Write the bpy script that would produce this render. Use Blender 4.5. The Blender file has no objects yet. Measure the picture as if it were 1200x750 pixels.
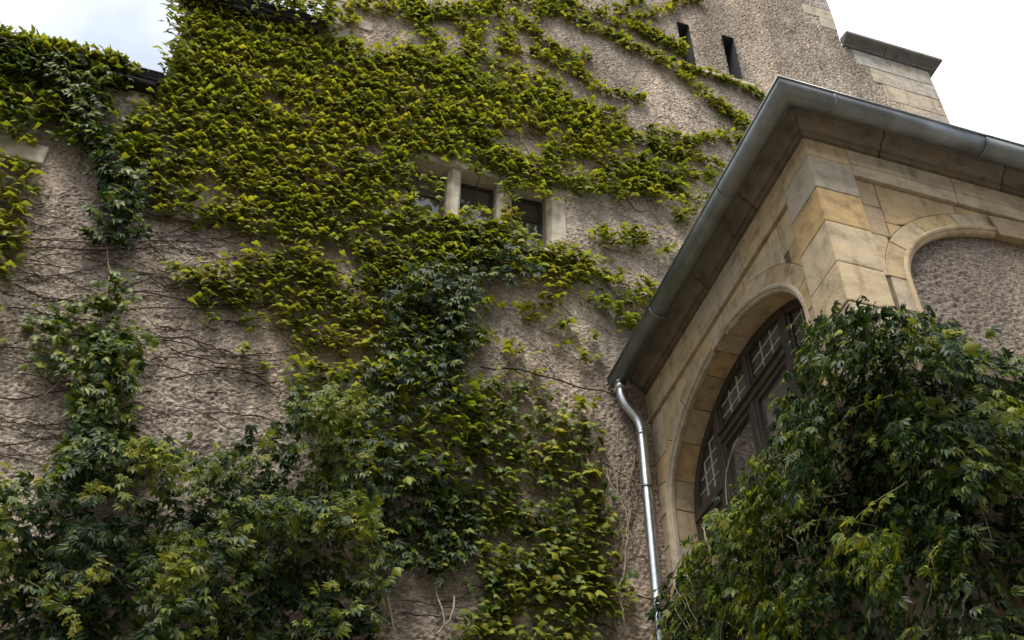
import bpy, math, random
import numpy as np
from mathutils import Matrix, Vector

random.seed(7)
RNG = np.random.default_rng(11)
SC = bpy.context.scene
COL = SC.collection

# ------------------------------------------------------------------ camera
F_PX, PITCH, ROLL, YAW = 1361.7, math.radians(44.426), math.radians(0.501), math.radians(17.123)
CAM = np.array([0.0, 0.0, 1.6])
_cp, _sp, _cy, _sy = math.cos(PITCH), math.sin(PITCH), math.cos(YAW), math.sin(YAW)
_f = np.array([_sy*_cp, _cy*_cp, _sp]); _r = np.array([_cy, -_sy, 0.0]); _u = np.cross(_r, _f)
_c, _s = math.cos(ROLL), math.sin(ROLL)
ROT = np.array([[_c, -_s, 0], [_s, _c, 0], [0, 0, 1]]) @ np.array([_r, -_u, _f])   # rows: right, down, forward
cam_data = bpy.data.cameras.new('camera'); cam = bpy.data.objects.new('camera', cam_data); COL.objects.link(cam)
cam_data.sensor_width = 36.0; cam_data.lens = F_PX/1200.0*36.0; cam_data.clip_end = 6000
M = Matrix([[ROT[0][i], -ROT[1][i], -ROT[2][i], CAM[i]] for i in range(3)] + [[0, 0, 0, 1]])
cam.matrix_world = M
SC.camera = cam

# ------------------------------------------------------------------ sky, sun, exposure
SUN_EL, SUN_AZ = math.radians(62), math.radians(208)      # azimuth measured clockwise from +Y
world = bpy.data.worlds.new('World'); SC.world = world; world.use_nodes = True
nt = world.node_tree; nt.nodes.clear()
wo = nt.nodes.new('ShaderNodeOutputWorld'); bg = nt.nodes.new('ShaderNodeBackground')
sky = nt.nodes.new('ShaderNodeTexSky'); sky.sky_type = 'NISHITA'; sky.sun_disc = False
sky.sun_elevation = SUN_EL; sky.sun_rotation = SUN_AZ; sky.dust_density = 3.0
skm = nt.nodes.new('ShaderNodeMix'); skm.data_type = 'RGBA'; skm.blend_type = 'MULTIPLY'; skm.inputs[0].default_value = 1
skm.inputs[7].default_value = (0.06, 0.06, 0.06, 1)
nt.links.new(sky.outputs[0], skm.inputs[6])
tc = nt.nodes.new('ShaderNodeTexCoord')
cn = nt.nodes.new('ShaderNodeTexNoise'); cn.inputs['Scale'].default_value = 2.2; cn.inputs['Detail'].default_value = 5
cn.inputs['Roughness'].default_value = 0.55
mpw = nt.nodes.new('ShaderNodeMapping'); mpw.inputs['Location'].default_value = (23.8, 12.6, 32.2)
nt.links.new(tc.outputs['Generated'], mpw.inputs['Vector']); nt.links.new(mpw.outputs[0], cn.inputs['Vector'])
cr = nt.nodes.new('ShaderNodeValToRGB')
cr.color_ramp.elements[0].position = 0.47; cr.color_ramp.elements[0].color = (0.238, 0.264, 0.305, 1)
cr.color_ramp.elements[1].position = 0.64; cr.color_ramp.elements[1].color = (0.47, 0.47, 0.47, 1)
nt.links.new(cn.outputs['Fac'], cr.inputs[0])
mx = nt.nodes.new('ShaderNodeMix'); mx.data_type = 'RGBA'; mx.inputs[0].default_value = 0.88   # closed cloud deck
nt.links.new(skm.outputs[2], mx.inputs[6]); nt.links.new(cr.outputs[0], mx.inputs[7])
nt.links.new(mx.outputs[2], bg.inputs['Color']); bg.inputs['Strength'].default_value = 1.0
nt.links.new(bg.outputs[0], wo.inputs['Surface'])
sun_d = bpy.data.lights.new('sun', 'SUN'); sun_d.energy = 1.5; sun_d.angle = math.radians(25); sun_d.color = (1.0, 0.95, 0.87)
sun = bpy.data.objects.new('sun', sun_d); COL.objects.link(sun)
_sd = Vector((math.sin(SUN_AZ)*math.cos(SUN_EL), math.cos(SUN_AZ)*math.cos(SUN_EL), math.sin(SUN_EL)))
sun.rotation_euler = _sd.to_track_quat('Z', 'Y').to_euler()
sun.location = (-3, -6, 30)
SC.view_settings.view_transform = 'Standard'; SC.view_settings.look = 'None'
SC.view_settings.exposure = 1.78; SC.view_settings.gamma = 1.0; SC.view_settings.use_curve_mapping = False

# ------------------------------------------------------------------ geometry helpers
Y0, X1, Y1 = 9.0, 4.33, 5.24          # main wall plane, wing side plane, wing front plane

def ray(x, y):
    return ROT.T @ np.array([(x-600)/F_PX, (y-375)/F_PX, 1.0])
def wallpt(x, y, out=0.0):            # point on the main wall that the photograph shows at x, y
    d = ray(x, y); return CAM + d*((Y0-out)/d[1])
def sidept(x, y, out=0.0):
    d = ray(x, y); return CAM + d*((X1-out)/d[0])
def frontpt(x, y, out=0.0):
    d = ray(x, y); return CAM + d*((Y1-out)/d[1])
def project(P):
    c = (np.asarray(P)-CAM) @ ROT.T
    return c[:, 0]/c[:, 2]*F_PX+600, c[:, 1]/c[:, 2]*F_PX+375
def inpoly(x, y, poly):
    inside = np.zeros(x.shape, bool); n = len(poly)
    for i in range(n):
        xa, ya = poly[i]; xb, yb = poly[(i+1) % n]
        if ya == yb: continue
        c = ((ya > y) != (yb > y)) & (x < (xb-xa)*(y-ya)/(yb-ya)+xa)
        inside ^= c
    return inside
class Noise2:                          # smooth value noise
    def __init__(s, seed): s.t = np.random.default_rng(seed).random((256, 256))
    def __call__(s, x, y):
        xi = np.floor(x).astype(int); yi = np.floor(y).astype(int); fx = x-xi; fy = y-yi
        fx = fx*fx*(3-2*fx); fy = fy*fy*(3-2*fy); t = s.t
        a = t[xi % 256, yi % 256]; b = t[(xi+1) % 256, yi % 256]; c = t[xi % 256, (yi+1) % 256]; d = t[(xi+1) % 256, (yi+1) % 256]
        return (a*(1-fx)+b*fx)*(1-fy)+(c*(1-fx)+d*fx)*fy

def raw_mesh(name, V, T, smooth=False):          # V (n,3), T (m,3) or (m,4)
    V = np.asarray(V, np.float32); T = np.asarray(T, np.int32); k = T.shape[1]
    me = bpy.data.meshes.new(name)
    me.vertices.add(len(V)); me.vertices.foreach_set('co', V.ravel())
    me.loops.add(T.size); me.loops.foreach_set('vertex_index', T.ravel())
    me.polygons.add(len(T)); me.polygons.foreach_set('loop_start', np.arange(0, T.size, k, dtype=np.int32))
    me.polygons.foreach_set('loop_total', np.full(len(T), k, np.int32))
    me.update(calc_edges=True)
    if smooth: me.polygons.foreach_set('use_smooth', np.ones(len(T), bool))
    return me
def link(name, me, mat=None, parent=None):
    o = bpy.data.objects.new(name, me); COL.objects.link(o)
    if mat is not None and len(me.materials) == 0: me.materials.append(mat)
    if parent is not None: o.parent = parent
    return o
def thing(name, label, cat, loc=(0, 0, 0), group=None):
    o = bpy.data.objects.new(name, None); COL.objects.link(o); o.location = loc
    o.empty_display_size = 0.3
    o['label'] = label; o['category'] = cat
    if group: o['group'] = group
    return o
class MB:
    def __init__(s): s.v = []; s.f = []
    def add(s, vs, fs):
        b = len(s.v); s.v += [tuple(map(float, p)) for p in vs]; s.f += [tuple(b+i for i in q) for q in fs]; return s
    def box(s, a, b):
        (x0, y0, z0), (x1, y1, z1) = a, b
        x0, x1 = min(x0, x1), max(x0, x1); y0, y1 = min(y0, y1), max(y0, y1); z0, z1 = min(z0, z1), max(z0, z1)
        return s.add([(x0,y0,z0),(x1,y0,z0),(x1,y1,z0),(x0,y1,z0),(x0,y0,z1),(x1,y0,z1),(x1,y1,z1),(x0,y1,z1)],
                     [(0,3,2,1),(4,5,6,7),(0,1,5,4),(1,2,6,5),(2,3,7,6),(3,0,4,7)])
    def prism(s, poly, fn, d0, d1):       # poly list of 2-D points, fn(a,b,d)->xyz, extruded d0..d1
        n = len(poly)
        vs = [fn(a, b, d0) for a, b in poly]+[fn(a, b, d1) for a, b in poly]
        fs = [tuple(range(n)), tuple(range(2*n-1, n-1, -1))]+[(i, i+n, (i+1) % n+n, (i+1) % n) for i in range(n)]
        return s.add(vs, fs)
    def build(s, name, mat, parent=None, bevel=0, smooth=False, segs=1):
        me = bpy.data.meshes.new(name); me.from_pydata(s.v, [], s.f); me.update()
        import bmesh
        bm = bmesh.new(); bm.from_mesh(me)
        bmesh.ops.recalc_face_normals(bm, faces=bm.faces)
        if bevel:
            es = [e for e in bm.edges if len(e.link_faces) == 2 and e.calc_face_angle(0) > 0.6]
            bmesh.ops.bevel(bm, geom=es, offset=bevel, segments=segs, profile=0.6, affect='EDGES', clamp_overlap=True)
        bm.to_mesh(me); bm.free()
        if smooth:
            for p in me.polygons: p.use_smooth = True
        return link(name, me, mat, parent)
def rough_box(a, b, j=0.006):             # a box with slightly uneven corners
    m = MB().box(a, b); m.v = [tuple(c+random.uniform(-j, j) for c in p) for p in m.v]; return m
def tube_arrays(pts, radii, sides=6, cap=True):
    P = np.asarray(pts, float); n = len(P); V = []; T = []
    tg = np.gradient(P, axis=0); tg /= np.linalg.norm(tg, axis=1)[:, None]+1e-9
    ref = np.array([0.31, 0.87, 0.2])
    for i in range(n):
        a = np.cross(tg[i], ref); a /= np.linalg.norm(a)+1e-9; b = np.cross(tg[i], a)
        for k in range(sides):
            t = 2*math.pi*k/sides; V.append(P[i]+radii[i]*(math.cos(t)*a+math.sin(t)*b))
    for i in range(n-1):
        for k in range(sides):
            k2 = (k+1) % sides; T.append((i*sides+k, i*sides+k2, (i+1)*sides+k2, (i+1)*sides+k))
    return np.array(V), np.array(T)
def tube(name, pts, r0, r1, mat, parent, sides=6):
    n = len(pts); rr = np.linspace(r0, r1, n)
    V, T = tube_arrays(pts, rr, sides)
    return link(name, raw_mesh(name, V, T, True), mat, parent)
def smooth_path(pts, n, jitter=0.0, seed=None):
    P = np.asarray(pts, float); t = np.linspace(0, len(P)-1, n); out = np.zeros((n, P.shape[1]))
    for k, tt in enumerate(t):
        i = min(int(tt), len(P)-2); u = tt-i
        p0 = P[max(i-1, 0)]; p1 = P[i]; p2 = P[i+1]; p3 = P[min(i+2, len(P)-1)]
        out[k] = 0.5*((2*p1)+(-p0+p2)*u+(2*p0-5*p1+4*p2-p3)*u*u+(-p0+3*p1-3*p2+p3)*u**3)
    if jitter:
        w = RNG.normal(0, jitter, out.shape); w = (w+np.roll(w, 1, 0)+np.roll(w, -1, 0))/1.7; out += w
    return out

# ------------------------------------------------------------------ materials
def mat_new(name):
    m = bpy.data.materials.new(name); m.use_nodes = True; n = m.node_tree; n.nodes.clear()
    out = n.nodes.new('ShaderNodeOutputMaterial'); b = n.nodes.new('ShaderNodeBsdfPrincipled')
    n.links.new(b.outputs[0], out.inputs['Surface']); return m, n, b, out
def nnode(n, t, **kw):
    x = n.nodes.new(t)
    for k, v in kw.items():
        if k in x.inputs: x.inputs[k].default_value = v
        else: setattr(x, k, v)
    return x
def ramp(n, src, stops):
    r = n.nodes.new('ShaderNodeValToRGB'); e = r.color_ramp.elements
    while len(e) < len(stops): e.new(0.5)
    for el, (p, c) in zip(e, stops): el.position = p; el.color = (*c, 1)
    n.links.new(src, r.inputs[0]); return r.outputs[0]
def mixc(n, fac, a, b, mode='MIX'):
    m = n.nodes.new('ShaderNodeMix'); m.data_type = 'RGBA'; m.blend_type = mode
    for sock, v in ((m.inputs[0], fac), (m.inputs[6], a), (m.inputs[7], b)):
        if hasattr(v, 'links'): n.links.new(v, sock)
        else: sock.default_value = v if isinstance(v, float) else (*v, 1)
    return m.outputs[2]
def coords(n, scale=(1, 1, 1)):
    g = n.nodes.new('ShaderNodeNewGeometry'); mp = n.nodes.new('ShaderNodeMapping'); mp.inputs['Scale'].default_value = scale
    n.links.new(g.outputs['Position'], mp.inputs['Vector']); return mp.outputs[0]
def noise(n, vec, scale, detail=4, rough=0.55):
    t = nnode(n, 'ShaderNodeTexNoise'); t.inputs['Scale'].default_value = scale; t.inputs['Detail'].default_value = detail
    t.inputs['Roughness'].default_value = rough; n.links.new(vec, t.inputs['Vector']); return t.outputs['Fac']
def bump(n, h, strength, dist, prev=None):
    b = n.nodes.new('ShaderNodeBump'); b.inputs['Strength'].default_value = strength; b.inputs['Distance'].default_value = dist
    n.links.new(h, b.inputs['Height'])
    if prev is not None: n.links.new(prev, b.inputs['Normal'])
    return b.outputs[0]

def make_roughcast(name='roughcast', tint=(1, 1, 1)):
    m, n, b, _ = mat_new(name)
    v = coords(n); vs = coords(n, (1, 1, 0.35))
    base = ramp(n, noise(n, vs, 0.9, 5, 0.6), [(0.3, (0.345, 0.290, 0.238)), (0.5, (0.46, 0.398, 0.335)), (0.72, (0.54, 0.482, 0.415))])
    grit = ramp(n, noise(n, coords(n, (0.7, 1, 1.2)), 34, 4, 0.65), [(0.34, (0.30, 0.27, 0.25)), (0.62, (1.25, 1.22, 1.18))])
    c = mixc(n, 0.75, base, grit, 'MULTIPLY')
    damp = ramp(n, noise(n, coords(n, (1, 1, 0.6)), 0.55, 5, 0.65), [(0.36, (0.70, 0.68, 0.66)), (0.5, (1, 1, 1)), (0.66, (1.16, 1.15, 1.13))])
    c = mixc(n, 0.85, c, damp, 'MULTIPLY')
    runs = ramp(n, noise(n, coords(n, (1.5, 1, 0.11)), 1.0, 4, 0.6), [(0.47, (1, 1, 1)), (0.64, (1.65, 1.57, 1.47))])
    c = mixc(n, 0.8, c, runs, 'MULTIPLY')
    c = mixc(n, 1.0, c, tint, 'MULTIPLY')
    n.links.new(c, b.inputs['Base Color']); b.inputs['Roughness'].default_value = 0.95; b.inputs['Specular IOR Level'].default_value = 0.15
    nb = bump(n, noise(n, v, 80, 3, 0.6), 1.0, 0.014)
    n.links.new(bump(n, noise(n, coords(n, (0.6, 1, 1.2)), 34, 4, 0.6), 1.0, 0.028, nb), b.inputs['Normal'])
    return m
def make_stone(name, stops, dark=0.35, stain=0.5):
    m, n, b, _ = mat_new(name)
    oi = n.nodes.new('ShaderNodeObjectInfo'); v = coords(n)
    add = n.nodes.new('ShaderNodeVectorMath'); add.operation = 'ADD'
    sc = n.nodes.new('ShaderNodeVectorMath'); sc.operation = 'SCALE'; sc.inputs[0].default_value = (37, 19, 53)
    n.links.new(oi.outputs['Random'], sc.inputs['Scale']); n.links.new(v, add.inputs[0]); n.links.new(sc.outputs[0], add.inputs[1])
    vv = add.outputs[0]
    tone = ramp(n, oi.outputs['Random'], stops)
    veinm = n.nodes.new('ShaderNodeMapping'); veinm.inputs['Scale'].default_value = (1, 1, 2.6); veinm.inputs['Rotation'].default_value = (0.4, 0.5, 0.2)
    n.links.new(vv, veinm.inputs['Vector'])
    vein = ramp(n, noise(n, veinm.outputs[0], 2.6, 6, 0.6), [(0.3, (0.74, 0.70, 0.64)), (0.52, (1, 1, 1)), (0.75, (1.12, 1.02, 0.86))])
    c = mixc(n, 0.85, tone, vein, 'MULTIPLY')
    st = ramp(n, noise(n, vv, 5.5, 8, 0.7), [(0.5, (1, 1, 1)), (0.74, (dark, dark*0.95, dark*0.9))])
    c = mixc(n, stain, c, st, 'MULTIPLY')
    run = ramp(n, noise(n, coords(n, (5, 5, 0.55)), 1.6, 5, 0.65), [(0.52, (1, 1, 1)), (0.72, (0.55, 0.52, 0.48))])
    c = mixc(n, 0.7, c, run, 'MULTIPLY')
    n.links.new(c, b.inputs['Base Color']); b.inputs['Roughness'].default_value = 0.86; b.inputs['Specular IOR Level'].default_value = 0.25
    nb = bump(n, noise(n, v, 90, 4, 0.6), 0.35, 0.006)
    n.links.new(bump(n, noise(n, vv, 7, 5, 0.6), 0.35, 0.03, nb), b.inputs['Normal'])
    return m
def make_simple(name, col, rough=0.7, metal=0.0, var=0.25, scale=6, bmp=0.0, spec=0.5, stretch=(1, 1, 1)):
    m, n, b, _ = mat_new(name); v = coords(n, stretch)
    f = noise(n, v, scale, 5, 0.6)
    c = ramp(n, f, [(0.3, tuple(x*(1-var) for x in col)), (0.7, tuple(min(1, x*(1+var)) for x in col))])
    n.links.new(c, b.inputs['Base Color']); b.inputs['Metallic'].default_value = metal; b.inputs['Specular IOR Level'].default_value = spec
    rr = n.nodes.new('ShaderNodeMapRange'); rr.inputs[3].default_value = max(0.02, rough-0.12); rr.inputs[4].default_value = min(1, rough+0.12)
    n.links.new(noise(n, v, scale*2.3, 4), rr.inputs[0]); n.links.new(rr.outputs[0], b.inputs['Roughness'])
    if bmp: n.links.new(bump(n, noise(n, v, scale*4, 4), bmp, 0.01), b.inputs['Normal'])
    return m
def make_leaf(name, stops, transl=0.4, tmul=(1.5, 1.5, 0.6), rough=0.45, spec=0.4):
    m, n, b, out = mat_new(name)
    g = n.nodes.new('ShaderNodeNewGeometry'); oi = n.nodes.new('ShaderNodeObjectInfo')
    ad = n.nodes.new('ShaderNodeMath'); ad.operation = 'ADD'; n.links.new(g.outputs['Random Per Island'], ad.inputs[0]); n.links.new(oi.outputs['Random'], ad.inputs[1])
    fr = n.nodes.new('ShaderNodeMath'); fr.operation = 'FRACT'; n.links.new(ad.outputs[0], fr.inputs[0])
    c = ramp(n, fr.outputs[0], stops)
    pn = ramp(n, noise(n, coords(n), 1.3, 3), [(0.35, (0.8, 0.85, 0.8)), (0.65, (1.15, 1.1, 1.0))])
    c = mixc(n, 1.0, c, pn, 'MULTIPLY')
    n.links.new(c, b.inputs['Base Color']); b.inputs['Roughness'].default_value = rough; b.inputs['Specular IOR Level'].default_value = spec
    tr = n.nodes.new('ShaderNodeBsdfTranslucent'); n.links.new(mixc(n, 1.0, c, tmul, 'MULTIPLY'), tr.inputs['Color'])
    mxs = n.nodes.new('ShaderNodeMixShader'); mxs.inputs[0].default_value = transl
    n.links.new(b.outputs[0], mxs.inputs[1]); n.links.new(tr.outputs[0], mxs.inputs[2]); n.links.new(mxs.outputs[0], out.inputs['Surface'])
    return m
def make_glass():
    m, n, b, _ = mat_new('old_window_glass'); v = coords(n)
    n.links.new(ramp(n, noise(n, v, 2.2, 4), [(0.35, (0.045, 0.042, 0.036)), (0.65, (0.125, 0.117, 0.098))]), b.inputs['Base Color']); b.inputs['Roughness'].default_value = 0.04; b.inputs['IOR'].default_value = 2.05
    n.links.new(bump(n, noise(n, v, 3.0, 2), 0.06, 0.05), b.inputs['Normal'])
    return m

MAT = {}
MAT['roughcast'] = make_roughcast(); MAT['roughcast_shaded'] = make_roughcast('shaded_roughcast', (0.70, 0.69, 0.70))  # second copy tinted down, putting the blind arch's shade into its colour
MAT['sandstone'] = make_stone('sandstone', [(0.0, (0.50, 0.385, 0.23)), (0.25, (0.55, 0.44, 0.29)), (0.45, (0.44, 0.385, 0.30)), (0.6, (0.56, 0.46, 0.32)), (0.78, (0.52, 0.345, 0.15)), (0.9, (0.42, 0.34, 0.24)), (1.0, (0.53, 0.39, 0.20))], 0.3, 0.75)
MAT['cornice_stone'] = make_stone('weathered_shaded_cornice_stone', [(0.0, (0.175, 0.145, 0.108)), (0.5, (0.225, 0.185, 0.135)), (1.0, (0.19, 0.155, 0.118))], 0.25, 0.8)  # base tone lowered to carry the deep shade at the eaves; stains are real
MAT['quoin'] = make_stone('pale_quoin_stone', [(0.0, (0.43, 0.38, 0.32)), (0.35, (0.36, 0.34, 0.32)), (0.6, (0.46, 0.39, 0.29)), (1.0, (0.40, 0.38, 0.35))], 0.4, 0.9)
MAT['window_stone'] = make_stone('window_stone', [(0.0, (0.50, 0.45, 0.36)), (1.0, (0.56, 0.50, 0.40))], 0.45, 0.6)
MAT['grey_cap'] = make_stone('grey_capping_stone', [(0.0, (0.15, 0.14, 0.135)), (1.0, (0.20, 0.19, 0.18))], 0.3, 0.8)
MAT['mortar'] = make_simple('mortar', (0.16, 0.125, 0.09), 0.95, 0, 0.3, 9, 0.4, 0.1)
MAT['zinc'] = make_simple('weathered_zinc', (0.25, 0.265, 0.275), 0.42, 0.75, 0.3, 3.5, 0.03, 0.5, (1, 1, 1))
MAT['zinc_new'] = make_simple('bright_zinc', (0.58, 0.60, 0.62), 0.34, 1.0, 0.25, 7, 0.04)
MAT['wood'] = make_simple('dark_window_wood', (0.055, 0.040, 0.031), 0.6, 0, 0.45, 9, 0.2, 0.4, (4, 4, 0.7))
MAT['lead'] = make_simple('pale_glazing_bar', (0.58, 0.53, 0.43), 0.6, 0.0, 0.2, 12)
MAT['glass'] = make_glass()
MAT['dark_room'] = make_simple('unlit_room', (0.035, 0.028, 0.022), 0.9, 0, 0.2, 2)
MAT['slate'] = make_simple('roof_slate', (0.05, 0.05, 0.055), 0.7, 0, 0.3, 8, 0.3)
MAT['eave_wood'] = make_simple('eave_board', (0.03, 0.024, 0.02), 0.8, 0, 0.35, 9, 0.3, 0.3, (0.6, 4, 4))
MAT['bark_pale'] = make_simple('pale_vine_bark', (0.34, 0.28, 0.21), 0.85, 0, 0.35, 25, 0.4, 0.2)
MAT['bark_green'] = make_simple('green_shoot', (0.13, 0.12, 0.05), 0.7, 0, 0.3, 20, 0.1, 0.3)
MAT['bark_dark'] = make_simple('dark_vine_bark', (0.075, 0.052, 0.038), 0.9, 0, 0.35, 25, 0.4, 0.2)
MAT['ground'] = make_simple('gravel_ground', (0.16, 0.145, 0.12), 0.95, 0, 0.3, 3, 0.4, 0.1)
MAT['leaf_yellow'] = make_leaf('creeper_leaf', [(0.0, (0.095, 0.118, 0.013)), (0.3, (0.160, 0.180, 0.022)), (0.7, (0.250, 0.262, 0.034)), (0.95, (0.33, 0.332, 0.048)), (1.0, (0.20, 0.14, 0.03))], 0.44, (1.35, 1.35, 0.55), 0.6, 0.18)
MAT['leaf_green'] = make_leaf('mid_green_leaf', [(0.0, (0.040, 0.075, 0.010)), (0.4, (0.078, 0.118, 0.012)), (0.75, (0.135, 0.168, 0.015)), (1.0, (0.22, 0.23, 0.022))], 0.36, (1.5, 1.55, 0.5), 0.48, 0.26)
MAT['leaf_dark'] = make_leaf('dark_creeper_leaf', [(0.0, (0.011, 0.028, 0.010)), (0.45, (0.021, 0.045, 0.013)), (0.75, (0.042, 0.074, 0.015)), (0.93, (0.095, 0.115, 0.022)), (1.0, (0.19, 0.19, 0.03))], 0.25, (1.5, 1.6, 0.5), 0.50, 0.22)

# ------------------------------------------------------------------ ground
gm = MB().add([(-2500, -2500, 0), (2500, -2500, 0), (2500, 2500, 0), (-2500, 2500, 0)], [(0, 1, 2, 3)])
g = gm.build('ground', MAT['ground']); g['kind'] = 'structure'

# ------------------------------------------------------------------ roughcast walls (thrown render, lumps are real relief)
STEP = 0.017
HX0, HZ0 = -6.0, 3.0
HNX, HNZ = int(17.0/STEP), int(20.5/STEP)
def fft_noise(nx, nz, lx, lz, seed):
    r = np.random.default_rng(seed).standard_normal((nx, nz)).astype(np.float32)
    kx = np.fft.fftfreq(nx, STEP)[:, None]; kz = np.fft.rfftfreq(nz, STEP)[None, :]
    q = np.sqrt((kx*lx)**2+(kz*lz)**2)
    flt = np.exp(-((q-1.0)/0.55)**2)
    h = np.fft.irfft2(np.fft.rfft2(r)*flt, s=(nx, nz)); return h/h.std()
HF = 0.0085*np.clip(fft_noise(HNX, HNZ, 0.068, 0.040, 1), -1.3, 2.0)+0.0026*np.clip(fft_noise(HNX, HNZ, 0.22, 0.07, 2), -1.6, 1.6)+0.006*fft_noise(HNX, HNZ, 1.6, 1.2, 3)
def roughcast_wall(name, x0, x1, z0, z1, holes, parent, keep=None):
    """grid on the plane Y0 with relief towards the camera; holes are rectangles x0,x1,z0,z1"""
    i0, i1 = int(round((x0-HX0)/STEP)), int(round((x1-HX0)/STEP)); k0, k1 = int(round((z0-HZ0)/STEP)), int(round((z1-HZ0)/STEP))
    xs = np.linspace(x0, x1, i1-i0+1); zs = np.linspace(z0, z1, k1-k0+1)
    for hx0, hx1, hz0, hz1 in holes:
        for v in (hx0, hx1): xs[np.argmin(abs(xs-v))] = v
        for v in (hz0, hz1): zs[np.argmin(abs(zs-v))] = v
    X, Z = np.meshgrid(xs, zs, indexing='ij')
    H = HF[i0:i0+len(xs), k0:k0+len(zs)]
    V = np.stack([X, Y0-0.004-np.clip(H, -0.035, 0.042), Z], -1).reshape(-1, 3)
    nx, nz = len(xs), len(zs); idx = np.arange(nx*nz).reshape(nx, nz)
    Q = np.stack([idx[:-1, :-1], idx[1:, :-1], idx[1:, 1:], idx[:-1, 1:]], -1).reshape(-1, 4)
    cx = (X[:-1, :-1]+X[1:, 1:]).ravel()/2; cz = (Z[:-1, :-1]+Z[1:, 1:]).ravel()/2
    ok = np.ones(len(Q), bool)
    for hx0, hx1, hz0, hz1 in holes: ok &= ~((cx > hx0) & (cx < hx1) & (cz > hz0) & (cz < hz1))
    if keep is not None: ok &= keep(cx, cz)
    Q = Q[ok]; used = np.unique(Q); remap = np.full(len(V), -1); remap[used] = np.arange(len(used))
    return link(name, raw_mesh(name, V[used], remap[Q], True), MAT['roughcast'], parent)

# --- tower ---------------------------------------------------------
tower = thing('tower', 'tall roughcast tower with two slit windows and a triple stone window', 'tower', (4.4, Y0, 0))
def at_zero(o, t):                      # keep world coordinates for parts modelled in place
    o.location = -Vector(t.location); return o
TRIO = (1.22, 3.46, 12.10, 13.45)
SL = [(5.565, 5.775, 17.23, 18.54), (6.365, 6.585, 17.23, 18.54)]
def part(mb, name, mat, parent, **k):
    o = mb.build(name, mat, None, **k); o.parent = parent; o.location = -Vector(parent.location) if parent.parent is None else (0, 0, 0); return o
def partlink(o, parent):
    o.parent = parent; o.location = -Vector(parent.location) if parent.parent is None else (0, 0, 0); return o

w = roughcast_wall('wall', -0.02, 8.80, 5.0, 22.6, [TRIO]+SL, None, keep=lambda x, z: ~((x > 4.75) & (z < 10.0)))
partlink(w, tower); tower_wall = w
w2 = roughcast_wall('wall', 8.80, 10.50, 15.0, 19.39, [], None); partlink(w2, tower)
# masonry core behind the render
part(MB().box((-0.02, Y0+0.55, 0), (8.80, Y0+6, 22.6)).box((8.802, Y0+0.55, 0), (10.50, Y0+5.9, 19.44)), 'masonry_core', MAT['mortar'], tower)
lower = MB().add([(-0.02, Y0, 0), (8.8, Y0, 0), (8.8, Y0, 5.0), (-0.02, Y0, 5.0)], [(0, 1, 2, 3)])
part(lower, 'wall', MAT['roughcast'], tower); lower = MB()
lower.add([(8.8, Y0, 0), (10.5, Y0, 0), (10.5, Y0, 15.0), (8.8, Y0, 15.0)], [(0, 1, 2, 3)])
lower.add([(10.5, Y0, 0), (10.5, Y0+0.56, 0), (10.5, Y0+0.56, 19.44), (10.5, Y0, 19.44)], [(0, 1, 2, 3)])
part(lower, 'wall', MAT['roughcast'], tower); lower = MB()
lower.add([(8.8, Y0, 19.44), (8.8, Y0+0.56, 19.44), (8.8, Y0+0.56, 22.6), (8.8, Y0, 22.6)], [(0, 1, 2, 3)])
part(lower, 'wall', MAT['roughcast'], tower); lower = MB()
lower.add([(-0.02, Y0, 13), (-0.02, Y0+0.56, 13), (-0.02, Y0+0.56, 22.6), (-0.02, Y0, 22.6)], [(0, 1, 2, 3)])
part(lower, 'wall', MAT['roughcast'], tower)

def quoin(x0, x1, z0, z1, proud=0.02, mat='quoin', parent=tower, yb=Y0+0.2):
    m = rough_box((x0, Y0-proud, z0+0.002), (x1, yb, z1-0.002), 0.006)
    return part(m, 'quoin_stone', MAT[mat], parent, bevel=0.012)
# right-hand lower corner: stones step out to the left as they rise
zc = 19.365
for k, (h, xl) in enumerate([(0.46, 8.98), (0.44, 9.22), (0.47, 9.36), (0.42, 9.66), (0.5, 9.62), (0.45, 9.95), (0.5, 9.8), (.45, 10.05), (.5, 9.85)]):
    cuts = [xl, xl+(10.515-xl)*random.uniform(.4, .6), 10.515] if 10.515-xl > 0.85 else [xl, 10.515]
    for a, b in zip(cuts[:-1], cuts[1:]): quoin(a+0.002, b-0.002, zc-h, zc, 0.014+random.uniform(0, 0.005))
    zc -= h
zc = 22.5
for k, xl in enumerate([8.2, 8.42, 8.12, 8.46, 8.15, 8.4, 8.22, 8.5]):
    quoin(xl, 8.815, zc-0.33, zc, 0.016+0.004*(k % 2)); zc -= 0.33
# left-hand corner stones
zc = 17.6
for k, xr in enumerate([0.62, 0.34, 0.70, 0.36, 0.50, 0.30, 0.46]):
    quoin(-0.035, xr, zc-0.31, zc, 0.028+0.004*(k % 2)); zc -= 0.31
for (px, py, ww, hh) in [(428, 31, 0.22, 0.22), (482, 6, 0.40, 0.22)]:
    p = wallpt(px, py); quoin(p[0]-ww/2, p[0]+ww/2, p[2]-hh/2, p[2]+hh/2, 0.024)
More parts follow.
